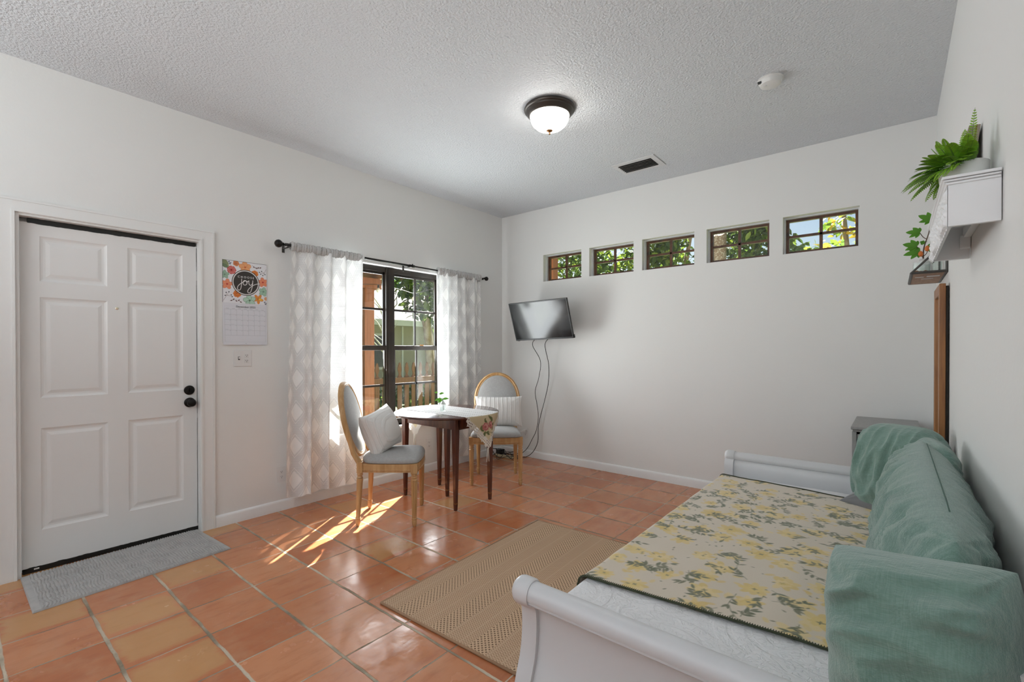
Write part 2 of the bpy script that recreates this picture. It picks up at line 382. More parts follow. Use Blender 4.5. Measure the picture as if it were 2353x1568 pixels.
        if sub:
            sm = o.modifiers.new('s', 'SUBSURF'); sm.levels = sub; sm.render_levels = sub
        if ang is not None:
            me.polygons.foreach_set('use_smooth', [True] * len(me.polygons)); me.set_sharp_from_angle(angle=math.radians(ang))
        return o
PM = {}
def parent_mat(o):
    m = Matrix.LocRotScale(o.location, o.rotation_euler, o.scale)
    return parent_mat(o.parent) @ m if o.parent else m
def tag(o, label, cat, group=None, kind=None):
    if label: o['label'] = label
    if cat: o['category'] = cat
    if group: o['group'] = group
    if kind: o['kind'] = kind
    return o
def thing(name, label, cat, loc=(0, 0, 0), rz=0, group=None):
    o = bpy.data.objects.new(name, None); COL.objects.link(o); o.empty_display_size = .05
    o.location = loc; o.rotation_euler = (0, 0, rz)
    return tag(o, label, cat, group)
def struct(o, label=None, cat=None):
    o['kind'] = 'structure'; return tag(o, label, cat)
def dup(root, loc, rz, label):
    r = root.copy(); COL.objects.link(r); r.location = loc; r.rotation_euler = (0, 0, rz); r['label'] = label
    for ch in root.children:
        c = ch.copy(); COL.objects.link(c); c.parent = r
        for g in ch.children:
            d = g.copy(); COL.objects.link(d); d.parent = c
    return r
def lerp(a, b, t): return a + (b - a) * t
def cells_wall(mb, us, ws, holes, fn, d0, d1):
    """slab over the cells of us x ws with rectangular holes; fn(u,w,d)->xyz"""
    us = sorted(set(us + [h[0] for h in holes] + [h[1] for h in holes])); ws = sorted(set(ws + [h[2] for h in holes] + [h[3] for h in holes]))
    nu, nw = len(us) - 1, len(ws) - 1
    def solid(i, j):
        if i < 0 or j < 0 or i >= nu or j >= nw: return False
        cu, cw = (us[i] + us[i + 1]) / 2, (ws[j] + ws[j + 1]) / 2
        return not any(h[0] < cu < h[1] and h[2] < cw < h[3] for h in holes)
    for i in range(nu):
        for j in range(nw):
            if not solid(i, j): continue
            a, b, c, d = us[i], us[i + 1], ws[j], ws[j + 1]
            for dd in (d0, d1): mb.add([fn(a, c, dd), fn(b, c, dd), fn(b, d, dd), fn(a, d, dd)], [(0, 1, 2, 3)])
            for (di, dj, p, q) in ((-1, 0, (a, c), (a, d)), (1, 0, (b, c), (b, d)), (0, -1, (a, c), (b, c)), (0, 1, (a, d), (b, d))):
                if not solid(i + di, j + dj):
                    mb.add([fn(*p, d0), fn(*q, d0), fn(*q, d1), fn(*p, d1)], [(0, 1, 2, 3)])
    return mb
def weld(o, d=1e-5):
    bm = bmesh.new(); bm.from_mesh(o.data); bmesh.ops.remove_doubles(bm, verts=bm.verts, dist=d)
    bmesh.ops.recalc_face_normals(bm, faces=bm.faces); bm.to_mesh(o.data); bm.free(); return o

# ------------------------------------------------------------------ room shell
struct(MB().box(-.14, W + .14, YF - .14, .16, -.12, 0).build('floor', M['floor']), 'glossy terracotta saltillo tile floor', 'floor')
struct(MB().box(-.14, W + .14, YF - .14, .16, H, H + .12).build('ceiling', M['ceil']), 'pale textured ceiling', 'ceiling')
DY0, DY1, DZ = -4.150, -3.262, 2.05
WY0, WY1, WZ0, WZ1 = -2.262, -.978, .535, 2.085
wl = cells_wall(MB(), [YF, 0], [0, H], [(DY0, DY1, -1, DZ), (WY0, WY1, WZ0, WZ1)], lambda u, w, d: (d, u, max(w, 0)), 0, -.14)
struct(weld(wl.build('wall_left', M['wall'])), 'white wall with the front door and the big window', 'wall')
CLX = [.630, 1.235, 1.833, 2.449, 3.056]; CLW, CZ0, CZ1 = .507, 2.063, 2.368
wb = cells_wall(MB(), [-.14, W + .14], [0, H], [(x, x + CLW, CZ0, CZ1) for x in CLX], lambda u, w, d: (u, d, w), 0, .16)
struct(weld(wb.build('wall_back', M['wall'])), 'white wall with five small high windows', 'wall')
struct(MB().box(W, W + .14, YF, 0, 0, H).build('wall_right', M['wall']), 'white wall behind the daybed', 'wall')
wf = cells_wall(MB(), [-.14, W + .14], [0, H], [(1.0, 3.0, 1.3, 2.2)], lambda u, w, d: (u, d, w), YF, YF - .14)
struct(weld(wf.build('wall_front', M['wall'])), 'white wall behind the viewer', 'wall')

def baseboard(name, a, b, horizontal):
    prof = [(0, 0), (.015, 0), (.015, .066), (.012, .076), (.006, .082), (0, .084)]
    mb = MB()
    if horizontal: mb.prism(prof, lambda p, q, d: (d, -p, q), a, b)
    else: mb.prism(prof, lambda p, q, d: (p, d, q), a, b)
    return struct(mb.build(name, M['base'], ang=35), 'white painted baseboard', 'baseboard')
baseboard('baseboard_left', -3.172, -.0, False)
baseboard('baseboard_back', .0155, W, True)
b2 = baseboard('baseboard_near', YF, -4.242, False); b2.name = 'baseboard_left_near'
mbr = MB().prism([(0, 0), (.015, 0), (.015, .066), (.006, .082), (0, .084)], lambda p, q, d: (W - p, d, q), YF, -.016)
struct(mbr.build('baseboard_right', M['base'], ang=35), 'white painted baseboard', 'baseboard')

# front door
struct_door = thing('door_1', 'white six panel front door', 'door', (-.05, (DY0 + DY1) / 2, 0)); struct(struct_door)
S0, S1, SZ0, SZ1 = -4.131, -3.266, .030, 2.012
panels = [(-4.050, -3.750, 1.680, 1.941), (-3.650, -3.349, 1.680, 1.941), (-4.050, -3.750, 1.003, 1.589), (-3.650, -3.349, 1.003, 1.589), (-4.050, -3.750, .236, .827), (-3.650, -3.349, .236, .827)]
mb = cells_wall(MB(), [S0, S1], [SZ0, SZ1], panels, lambda u, w, d: (d, u, w), -.05, -.094)
for (a, b, c, d) in panels:
    rings = [(0, -.05), (.006, -.054), (.014, -.057), (.020, -.058), (.026, -.058), (.044, -.0530), (.050, -.0525)]
    prev = None
    for ins, x in rings:
        cur = [(x, a + ins, c + ins), (x, b - ins, c + ins), (x, b - ins, d - ins), (x, a + ins, d - ins)]
        if prev: mb.add(prev + cur, [(i, (i + 1) % 4, 4 + (i + 1) % 4, 4 + i) for i in range(4)])
        prev = cur
    mb.add(prev, [(0, 1, 2, 3)])
o = mb.build('door_slab', M['door'], struct_door, ang=20)
MB().lathe([(.0, .0), (.033, .0), (.034, .006), (.030, .010), (.012, .012), (.011, .030), (.020, .034), (.027, .042), (.028, .052), (.022, .061), (.008, .064), (0, .064)], (-.05, -3.312, .912), 24, axis='x').build('door_knob', M['blackmetal'], struct_door, ang=40)
MB().lathe([(0, 0), (.032, 0), (.033, .008), (.028, .014), (.012, .016), (.012, .020), (0, .020)], (-.05, -3.314, .998), 24, axis='x').box(-.032, -.022, -3.3165, -3.3115, .982, 1.014).build('deadbolt', M['blackmetal'], struct_door, ang=40)
MB().lathe([(0, 0), (.008, 0), (.008, .004), (.005, .006), (0, .006)], (-.05, -3.704, 1.546), 16, axis='x').build('peephole', mat('peephole_brass', (.75, .68, .52), .2, metal=.9), struct_door)
def ragged(y0, y1, n, zf, zc, x, thick):
    mb = MB(); top = []; bot = []
    for i in range(n + 1):
        y = lerp(y0, y1, i / n); top.append((y, zc(y))); bot.append((y, zf(y)))
    vs = [(x, y, z) for y, z in bot] + [(x, y, z) for y, z in top] + [(x - thick, y, z) for y, z in bot] + [(x - thick, y, z) for y, z in top]
    k = n + 1
    for i in range(n):
        mb.add([vs[i], vs[i + 1], vs[k + i + 1], vs[k + i], vs[2 * k + i], vs[2 * k + i + 1], vs[3 * k + i + 1], vs[3 * k + i]], [(0, 1, 2, 3), (4, 7, 6, 5), (0, 4, 5, 1), (3, 2, 6, 7), (0, 3, 7, 4), (1, 5, 6, 2)])
    return mb
nz = lambda y, s, a: a * (noise.noise(Vector((y * 18, s, 0))) + .6 * noise.noise(Vector((y * 60, s + 3, 0))))
ragged(-4.098, -3.275, 90, lambda y: 2.008 + nz(y, 1, .003), lambda y: 2.037 + nz(y, 5, .0025), -.047, .03).build('weatherstrip', M['black'], struct_door)
ragged(-4.125, -3.264, 100, lambda y: .002, lambda y: (.030 + nz(y, 9, .004)) if y > -4.06 else .030 + nz(y, 9, .012), -.046, .04).build('bottom_sweep', M['black'], struct_door)
MB().box(-.0485, -.0465, -4.112, -4.095, .007, .013).box(-.0465, -.0455, -4.082, -4.060, .016, .024).build('paint_flake', M['door'], struct_door)
ragged2 = MB()
for i in range(60):
    z = lerp(.05, 2.0, i / 60)
    w = .0008 + .0014 * noise.noise(Vector((z * 7, 2, 1)))
    if w < .0002: continue
    ragged2.box(-.0506, -.0490, S1 - w, S1 + .0010, z, z + .0325)
ragged2.build('edge_seal', M['black'], struct_door)
# jamb + casing
mb = MB()
mb.box(-.139, -.0, DY0, DY0 + .016, 0, DZ - .012).box(-.139, 0, DY1 - .002, DY1 + .001, 0, DZ - .012).box(-.139, 0, DY0, DY1, DZ - .012, DZ)
mb.box(-.139, -.095, DY0, DY1, 0, .004)
mb.box(-.115, -.0955, DY0 + .016, DY1 - .002, 1.98, DZ - .012).box(-.115, -.0955, DY0 + .016, DY0 + .045, .004, 1.98).box(-.115, -.0955, DY1 - .03, DY1 - .002, .004, 1.98)
CWD = .088
def casing(mb, pts):  # plain boards with an inner bead
    for y0, y1, z0, z1 in pts: mb.box(.0, .014, y0, y1, z0, z1)
casing(mb, [(DY0 - CWD, DY0, 0, DZ + .075), (DY1, DY1 + CWD, 0, DZ + .075), (DY0, DY1, DZ, DZ + .075)])
mb.box(.0141, .019, DY0 - .014, DY0 - .002, .0005, DZ + .0019).box(.0141, .019, DY1 + .002, DY1 + .014, .0005, DZ + .0019).box(.0141, .019, DY0 - .014, DY1 + .014, DZ + .002, DZ + .014)
mb.box(.0141, .018, DY0 - CWD + .0005, DY0 - CWD + .012, .0005, DZ + .0625).box(.0141, .018, DY1 + CWD - .012, DY1 + CWD - .0005, .0005, DZ + .0625).box(.0141, .018, DY0 - CWD + .0005, DY1 + CWD - .0005, DZ + .063, DZ + .0745)
struct(mb.build('trim_1', M['trim']), 'white casing around the front door', 'door casing')

# big window
win = thing('window_1', 'dark framed double window behind the curtains', 'window', (-.08, (WY0 + WY1) / 2, WZ0)); struct(win)
mb = MB(); X0, X1 = -.118, -.072
mb.box(X0, X1, WY0, WY0 + .022, WZ0, WZ1).box(X0, X1, WY1 - .022, WY1, WZ0, WZ1).box(X0, X1, WY0, WY1, WZ1 - .05, WZ1).box(X0, X1, WY0, WY1, WZ0, WZ0 + .035)
mb.box(X0, X1 + .012, -1.664, -1.567, WZ0, WZ1).box(X1 + .012, X1 + .018, -1.640, -1.590, WZ0, WZ1)
mb.build('frame', M['winframe'], win, bevel=.002)
for (ya, yb) in ((WY0 + .022, -1.664), (-1.567, WY1 - .022)):
    for (za, zb, xo, mz) in ((1.290, WZ1 - .05, -.110, 1.672), (WZ0 + .035, 1.318, -.088, .930)):
        mb = MB(); fw = .016
        mb.box(xo, xo + .018, ya, ya + fw, za, zb).box(xo, xo + .018, yb - fw, yb, za, zb)
        rt = .024 if za > 1 else .046
        mb.box(xo, xo + .018, ya, yb, za, za + (.030 if za > 1 else .020)).box(xo, xo + (.018 if za > 1 else .026), ya, yb, zb - rt, zb)
        mb.box(xo + .002, xo + .016, (ya + yb) / 2 - .010, (ya + yb) / 2 + .010, za, zb).box(xo + .002, xo + .016, ya, yb, mz - .011, mz + .011)
        s_ = mb.build('sash', M['winframe'], win, bevel=.0015)
        MB().box(xo + .007, xo + .010, ya + .008, yb - .008, za + .01, zb - .01).build('pane', M['glass'], s_)
MB().box(-.072, -.056, -1.24, -1.20, 1.318, 1.330).build('sash_latch', M['brass'], win)
struct(MB().box(-.135, .045, WY0 - .03, WY1 + .03, WZ0 - .03, WZ0).build('trim_2', M['base'], bevel=.006), 'white sill below the big window', 'window sill')
# clerestory windows
ordn = ['first high window from the corner, an orange post outside it', 'second high window from the corner', 'middle one of the five high windows', 'fourth high window, a tree trunk outside it', 'high window farthest from the corner, blue sky outside']
for i, x in enumerate(CLX):
    w_ = thing('window_%d' % (i + 2), ordn[i], 'window', (x + CLW / 2, .1, CZ0)); struct(w_)
    def ring(a, b, c, d, t, y0, y1): return MB().box(a, a + t, y0, y1, c, d).box(b - t, b, y0, y1, c, d).box(a + t, b - t, y0, y1, d - t, d).box(a + t, b - t, y0, y1, c, c + t)
    ring(x, x + CLW, CZ0, CZ1, .010, .055, .088).build('liner', M['alu'], w_)
    r_ = ring(x + .006, x + CLW - .006, CZ0 + .006, CZ1 - .006, .024, .088, .122)
    cx, cz = x + CLW / 2, (CZ0 + CZ1) / 2
    r_.box(cx - .011, cx + .011, .094, .116, CZ0 + .02, CZ1 - .02).box(x + .02, x + CLW - .02, .094, .116, cz - .010, cz + .010)
    f_ = r_.build('frame', M['clframe'], w_, bevel=.0015)
    MB().box(x + .02, x + CLW - .02, .103, .106, CZ0 + .02, CZ1 - .02).build('pane', M['glass'], f_)
# unseen window added behind the viewer to go with the fill lamp
wv = thing('window_7', 'added wide window behind the viewer, for fill light', 'window', (2.0, YF - .07, 1.3)); struct(wv)
mb = MB()
for a, b, c, d in ((1.0, 1.05, 1.3, 2.2), (2.95, 3.0, 1.3, 2.2), (1.0, 3.0, 1.3, 1.35), (1.0, 3.0, 2.15, 2.2), (1.98, 2.02, 1.3, 2.2)): mb.box(a, b, YF - .10, YF - .05, c, d)
mb.build('frame', M['base'], wv)

# ------------------------------------------------------------------ raster helper (colour attributes of printed cloth and paper)
class Ras:
    def __init__(s, w, h, res, bg):
        s.nx, s.ny = int(round(w / res)) + 1, int(round(h / res)) + 1; s.w, s.h = w, h
        s.X, s.Y = np.meshgrid(np.linspace(0, w, s.nx), np.linspace(0, h, s.ny)); s.res = res
        s.c = np.ones((s.ny, s.nx, 4), np.float32); s.c[..., :3] = bg
        s.id = np.zeros((s.ny, s.nx), np.int32)
    def blend(s, sl, d, col, alpha=1.0, soft=None):
        soft = soft or s.res
        a = np.clip(.5 - d / soft, 0, 1) * alpha
        sub = s.c[sl][..., :3]; sub[...] = sub * (1 - a[..., None]) + np.array(col, np.float32) * a[..., None]
    def win(s, x, y, r):
        i0 = max(0, int((x - r) / s.res) - 1); i1 = min(s.nx, int((x + r) / s.res) + 3); j0 = max(0, int((y - r) / s.res) - 1); j1 = min(s.ny, int((y + r) / s.res) + 3)
        if i1 <= i0 or j1 <= j0: return None
        return (slice(j0, j1), slice(i0, i1))
    def disc(s, x, y, r, col, alpha=1., wob=0, seed=0, k=7):
        sl = s.win(x, y, r * 1.4)
        if sl is None: return
        dx, dy = s.X[sl] - x, s.Y[sl] - y; d = np.hypot(dx, dy); th = np.arctan2(dy, dx)
        s.blend(sl, d - r * (1 + wob * np.sin(k * th + seed) + wob * .6 * np.sin((k + 4) * th + seed * 2.3)), col, alpha)
    def ring(s, x, y, r, w, col, alpha=1.):
        sl = s.win(x, y, r + w)
        if sl is None: return
        s.blend(sl, np.abs(np.hypot(s.X[sl] - x, s.Y[sl] - y) - r) - w / 2, col, alpha)
    def leaf(s, x, y, ang, ln, wd, col, alpha=1.):
        cx, cy = x + math.cos(ang) * ln / 2, y + math.sin(ang) * ln / 2
        sl = s.win(cx, cy, ln * .75)
        if sl is None: return
        dx, dy = s.X[sl] - x, s.Y[sl] - y; t = dx * math.cos(ang) + dy * math.sin(ang); n = np.abs(-dx * math.sin(ang) + dy * math.cos(ang))
        tt = np.clip(t / ln, 0, 1); prof = wd / 2 * np.sin(PI * tt ** .8)
        d = np.where((t < 0) | (t > ln), s.res * 2, n - prof); s.blend(sl, d, col, alpha)
    def ell(s, x, y, ang, a, b, col, alpha=1.):
        sl = s.win(x, y, max(a, b) * 1.2)
        if sl is None: return
        dx, dy = s.X[sl] - x, s.Y[sl] - y; u = (dx * math.cos(ang) + dy * math.sin(ang)) / a; v = (-dx * math.sin(ang) + dy * math.cos(ang)) / b
        s.blend(sl, (np.hypot(u, v) - 1) * min(a, b), col, alpha)
    def line(s, pts, w, col, alpha=1.):
        for (x0, y0), (x1, y1) in zip(pts, pts[1:]):
            sl = s.win((x0 + x1) / 2, (y0 + y1) / 2, math.hypot(x1 - x0, y1 - y0) / 2 + w)
            if sl is None: continue
            dx, dy = x1 - x0, y1 - y0; q = max(dx * dx + dy * dy, 1e-12)
            t = np.clip(((s.X[sl] - x0) * dx + (s.Y[sl] - y0) * dy) / q, 0, 1)
            s.blend(sl, np.hypot(s.X[sl] - x0 - t * dx, s.Y[sl] - y0 - t * dy) - w / 2, col, alpha)
    def flower(s, x, y, r, n, col, cen, ph=0, rim=None, wd=.62):
        for k in range(n):
            a = ph + 2 * PI * k / n
            if rim: s.ell(x + math.cos(a) * r * .55, y + math.sin(a) * r * .55, a, r * .52, r * wd * .55, rim)
            s.ell(x + math.cos(a) * r * .55, y + math.sin(a) * r * .55, a, r * .47, r * wd * .47, col)
        s.disc(x, y, r * .16, cen)
def bez(p, n=14):
    out = []
    for i in range(0, len(p) - 3, 3):
        a, b, c, d = p[i:i + 4]
        for k in range(n + (i + 3 >= len(p) - 1)):
            t = k / n; q = 1 - t
            out.append((q**3 * a[0] + 3 * q * q * t * b[0] + 3 * q * t * t * c[0] + t**3 * d[0], q**3 * a[1] + 3 * q * q * t * b[1] + 3 * q * t * t * c[1] + t**3 * d[1]))
    return out
def text_mesh(name, body, size, parent, fn, material, align='CENTER'):
    cu = bpy.data.curves.new(name, 'FONT'); cu.body = body; cu.size = size; cu.align_x = align; cu.align_y = 'CENTER'; cu.fill_mode = 'FRONT'
    to = bpy.data.objects.new('tmp', cu); COL.objects.link(to)
    dg = bpy.context.evaluated_depsgraph_get(); me = bpy.data.meshes.new_from_object(to.evaluated_get(dg))
    bpy.data.objects.remove(to); me.name = name
    Mi = parent_mat(parent).inverted()
    for v in me.vertices: v.co = Mi @ Vector(fn(v.co.x, v.co.y))
    me.materials.clear(); me.materials.append(material)
    o = bpy.data.objects.new(name, me); COL.objects.link(o); o.parent = parent; return o

# ------------------------------------------------------------------ wall calendar
cal = thing('wall_calendar', 'floral wall calendar reading CHOOSE joy, open at December 2025', 'calendar', (0, -2.966, 1.63))
CY0, CW_, CH_ = -3.120, .308, .312
R = Ras(CW_, CH_, .0013, (.74, .74, .77))
def U(u, v): return u * CW_, (1 - v) * CH_
dark = (.035, .028, .024)
R.leaf(*U(-.03, .02), -.75, .075, .05, (.28, .29, .15)); R.leaf(*U(.0, .1), -.6, .05, .03, (.13, .19, .10)); R.leaf(*U(0, .02), -.5, .05, .03, (.20, .24, .12))
R.disc(*U(.20, .23), .030, (.50, .065, .055), 1, .05, 1); R.ring(*U(.20, .23), .021, .004, (.70, .28, .25)); R.ring(*U(.20, .23), .012, .003, (.66, .22, .18)); R.disc(*U(.19, .23), .006, (.22, .01, .01))
R.disc(*U(.30, .06), .021, (.60, .20, .07), 1, .06, 2, 5); R.disc(*U(.29, .065), .011, (.42, .11, .04), .6)
R.flower(*U(.50, .13), .042, 5, (.78, .36, .15), (.55, .12, .03), .4, (.62, .24, .10), .8)
R.disc(*U(.72, .26), .025, (.66, .19, .02), 1, .05, 3); R.ring(*U(.72, .26), .014, .003, (.48, .10, .01)); R.disc(*U(.72, .26), .005, (.35, .06, .01))
R.flower(*U(.91, .45), .036, 5, (.74, .24, .12), (.45, .02, .02), .5, (.60, .15, .07), .7)
R.flower(*U(.92, .68), .034, 5, (.32, .50, .37), (.12, .22, .16), .1, (.16, .30, .22), .75)
R.flower(*U(.80, .87), .036, 5, (.68, .25, .04), (.40, .09, .02), 1.0, (.56, .16, .02), .55); R.leaf(*U(.80, .87), -.2, .034, .016, (.80, .48, .05))
R.disc(*U(.985, .85), .014, (.62, .30, .14), 1, .08, 1)
R.flower(*U(.60, .92), .044, 5, (.42, .60, .48), (.10, .18, .10), .5, (.15, .24, .17), .75)
R.disc(*U(.32, .78), .027, (.66, .19, .03), 1, .06, 5); R.ring(*U(.32, .78), .015, .003, (.46, .10, .01)); R.disc(*U(.31, .77), .005, (.38, .07, .01))
R.flower(*U(.10, .57), .037, 5, (.74, .26, .14), (.42, .02, .02), .2, (.60, .16, .08), .7)
R.flower(*U(.05, .35), .030, 5, (.30, .45, .33), (.13, .2, .13), .3, (.17, .28, .2), .7)
for (u, v, a) in ((.68, .09, -.4), (.74, .1, -.8), (.78, .12, .7), (.83, .11, .5), (.22, .93, .6), (.28, .94, -.5), (.34, .95, .8), (.38, .96, -.5), (.17, .955, .3)): R.leaf(*U(u, v), a, .017, .008, (.10, .03, .025))
R.line([U(.66, .06), U(.76, .13), U(.86, .10)], .0014, (.12, .04, .03)); R.line([U(.16, .96), U(.30, .92), U(.42, .98)], .0014, (.12, .04, .03))
for (p, qs) in (((.99, .12), [(.83, .21), (.86, .25), (.91, .28), (.96, .25), (.88, .18)]), ((.02, .96), [(.06, .84), (.08, .77), (.14, .75), (.19, .82), (.21, .86)])):
    R.line([U(*p), U(lerp(p[0], qs[2][0], .6), lerp(p[1], qs[2][1], .6))], .0016, (.16, .05, .04))
    for q in qs:
        R.line([U(lerp(p[0], qs[2][0], .6), lerp(p[1], qs[2][1], .6)), U(*q)], .0012, (.16, .05, .04)); R.disc(*U(*q), .0042, (.02, .035, .04))
for (u, v) in ((.16, .06), (.97, .96)):
    for k in range(5): R.ell(*U(u + .02 * math.cos(k), v + .03 * math.sin(k * 1.3)), k, .006, .003, (.06, .07, .12))
R.line([U(.005, 0), U(.005, 1)], .003, (.02, .02, .02)); R.line([U(0, .006), U(1, .006)], .0025, (.05, .04, .04))
cc = U(.515, .50)
R.disc(*cc, .097, dark); R.ring(*cc, .0885, .006, (.78, .76, .74)); R.disc(*U(.545, .60), .0, dark)
def J(a, b): return cc[0] + a * .097, cc[1] + b * .097
ink = (.82, .80, .78)
for st in ([(-.30, .28), (-.32, .05), (-.30, -.20), (-.36, -.45), (-.42, -.68), (-.62, -.66), (-.60, -.42), (-.56, -.18), (-.30, -.06), (-.12, .10)],
           [(-.12, .10), (-.02, .16), (.10, .20), (.08, -.02), (.05, -.24), (-.24, -.26), (-.20, .02), (-.17, .22), (.04, .22), (.06, .04), (.12, .10), (.16, .14), (.22, .18)],
           [(.22, .18), (.20, -.02), (.22, -.16), (.34, -.16), (.46, -.14), (.50, .06), (.50, .22), (.50, -.1), (.44, -.46), (.34, -.68), (.24, -.82), (.08, -.78), (.14, -.58), (.22, -.36), (.62, .0), (1.0, .02)]):
    R.line(bez([J(*q) for q in st]), .0036, ink)
R.disc(*J(-.30, .42), .0028, ink)
mbg = MB().grid(lambda a, b: (.0045 + .0015 * math.sin(PI * b), CY0 + a * CW_, 1.628 + b * CH_), R.nx - 1, R.ny - 1)
pg = mbg.build('picture_page', M['flatattr'], cal, smooth=True, colors=R.c, fixn=False); pg['label'] = 'flower covered page with a dark round badge'
text_mesh('lettering', 'C H O O S E', .021, cal, lambda a, b: (.0075, CY0 + cc[0] + a, 1.628 + cc[1] + .040 + b), M['white'])
R2 = Ras(.308, .308, .0013, (.66, .665, .71))
lc = (.36, .37, .41)
for k in range(8): x = .012 + k * .0406; R2.line([(x, .070), (x, .262)] if k not in (0, 7) else [(x, .022), (x, .262)], .0012, lc)
for k in range(6): R2.line([(.012, .262 - k * .0384), (.296, .262 - k * .0384)], .0012, lc)
for q in ([(.012, .022), (.296, .022)], [(.012, .284), (.296, .284)], [(.012, .262), (.012, .284)], [(.296, .262), (.296, .284)]): R2.line(q, .0009, (.50, .51, .55))
rr = random.Random(3)
for r_ in range(5):
    for c_ in range(7):
        d_ = r_ * 7 + c_ - 0
        if 1 <= d_ <= 31: R2.disc(.012 + c_ * .0406 + .035, .262 - r_ * .0384 - .005, .0017, (.25, .26, .30))
        if rr.random() < .25: R2.line([(.016 + c_ * .0406, .231 - r_ * .0384), (.034 + c_ * .0406, .230 - r_ * .0384)], .0012, (.42, .43, .47))
for c_ in range(7): R2.line([(.022 + c_ * .0406, .268), (.040 + c_ * .0406, .268)], .0022, (.38, .39, .43))
R2.disc(.154, .011, .002, (.1, .1, .1))
lp = MB().grid(lambda a, b: (.004 + .010 * (1 - b) ** 2 * (1 - .7 * a), CY0 + .002 + a * .308, 1.317 + b * .309), R2.nx - 1, R2.ny - 1).build('date_page', M['flatattr'], cal, smooth=True, colors=R2.c, fixn=False)
lp['label'] = 'white month page with a date grid'
text_mesh('month_title', 'December 2025', .021, cal, lambda a, b: (.0065, CY0 + .158 + a, 1.6015 + b), M['ink'])
MB().box(.0005, .0035, CY0, CY0 + .306, 1.33, 1.938).build('backing_pages', mat('page_stack', (.7, .7, .7), .6), cal)

# ------------------------------------------------------------------ switch plates and outlets
def outlet_parts(root, pos, fn, kind):
    """fn(a,b,d): a sideways, b up, d off the wall"""
    def bx(a0, a1, b0, b1, d0, d1, name, m, p, bev=0):
        mb = MB(); vs = [fn(a, b, d) for d in (d0, d1) for b in (b0, b1) for a in (a0, a1)]
        mb.add(vs, [(0, 2, 3, 1), (4, 5, 7, 6), (0, 1, 5, 4), (2, 6, 7, 3), (0, 4, 6, 2), (1, 3, 7, 5)])
        return mb.build(name, m, p, bevel=bev)
    wd = .062 if kind == 'gang' else .036
    bx(-wd, wd, -.060, .060, 0, .005, 'plate', M['plate'], root, .002)
    offs = [.026] if kind == 'gang' else [0]
    for oa in offs:
        for ob in (.020, -.020):
            r = bx(oa - .016, oa + .016, ob - .014, ob + .014, .0048, .0075, 'receptacle', M['plate'], root, .002)
            mb = MB()
            for (da, dbb, w2, h2) in ((-.006, .003, .0012, .004), (.006, .003, .0012, .0045), (0, -.007, .0022, .0024)):
                vs = [fn(oa + da + a * w2, ob + dbb + b * h2, d) for d in (.0074, .0079) for b in (-1, 1) for a in (-1, 1)]
                mb.add(vs, [(0, 2, 3, 1), (4, 5, 7, 6), (0, 1, 5, 4), (2, 6, 7, 3), (0, 4, 6, 2), (1, 3, 7, 5)])
            mb.build('slot', M['slot'], r)
    if kind == 'gang':
        tg = bx(-.032, -.020, -.012, .012, .0048, .0062, 'toggle_frame', M['slot'], root)
        bx(-.0295, -.0225, -.004, .009, .006, .014, 'toggle', M['plate'], root, .001)
o_ = thing('switch_plate', 'white switch and outlet plate below the calendar', 'light switch', (0, -2.985, 1.217))
outlet_parts(o_, 0, lambda a, b, d: (d, -2.985 + a, 1.217 + b), 'gang')
o_ = thing('wall_outlet', 'white wall outlet half behind the left curtain', 'outlet', (0, -2.700, .290)); outlet_parts(o_, 0, lambda a, b, d: (d, -2.704 + a, .287 + b), 'duplex')
o_ = thing('wall_outlet', 'white wall outlet below the window, behind the round table', 'outlet', (0, -1.183, .286)); outlet_parts(o_, 0, lambda a, b, d: (d, -1.183 + a, .286 + b), 'duplex')
o_ = thing('wall_outlet', 'white wall outlet near the corner, with a plug in it, below the television', 'outlet', (.372, 0, .284)); outlet_parts(o_, 0, lambda a, b, d: (.372 + a, -d, .284 + b), 'duplex')
pl_ = thing('plug_adapter', 'white plug pushed into the outlet near the corner', 'plug', (.372, -.008, .304))
MB().box(.350, .392, -.035, -.0082, .288, .320).build('body', M['plate'], pl_, bevel=.004)
MB().tube([(.365, -.034, .305), (.34, -.07, .303), (.31, -.09, .285), (.30, -.08, .20), (.30, -.05, .09), (.29, -.06, .012)], .003, 8).build('lead', M['plate'], pl_, smooth=True)

# ------------------------------------------------------------------ curtain rod and curtains
rod = thing('curtain_rod', 'thin black curtain rod with ball finials above the window', 'curtain rod', (.09, -1.57, 2.10))
MB().tube([(.09, -2.70, 2.105), (.09, -1.46, 2.103)], .0105, 14).build('outer_tube', M['blackmetal'], rod, smooth=True)
MB().tube([(.09, -1.46, 2.103), (.09, -.43, 2.100)], .0075, 14).build('inner_tube', M['blackmetal'], rod, smooth=True)
MB().tube([(.09, -1.50, 2.103), (.09, -1.44, 2.103)], .0135, 14).tube([(.09, -1.462, 2.10), (.09, -1.462, 2.124)], .006, 8).build('collar', M['blackmetal'], rod, smooth=True)
def finial(y, d, s):
    P_ = [(0, 0), (.011, 0), (.013, .006), (.008, .012), (.010, .018), (.015, .022), (.009, .026), (.020, .034), (.031, .050), (.033, .062), (.028, .078), (.014, .089), (.005, .092), (0, .092)]
    mb = MB(); n = 24; vs = []; fs = []
    for r, h in P_:
        for j in range(n):
            a = 2 * PI * j / n; q = r * s * (1 - (.06 if (j % 3 == 0 and h > .03) else 0)); vs.append((.09 + q * math.cos(a), y + d * h * s, 2.103 + q * math.sin(a)))
    for i in range(len(P_) - 1):
        for j in range(n): fs.append((i * n + j, i * n + (j + 1) % n, (i + 1) * n + (j + 1) % n, (i + 1) * n + j))
    mb.add(vs, fs).build('finial', M['blackmetal'], rod, ang=30)
finial(-2.700, -1, .95); finial(-.430, 1, .75)
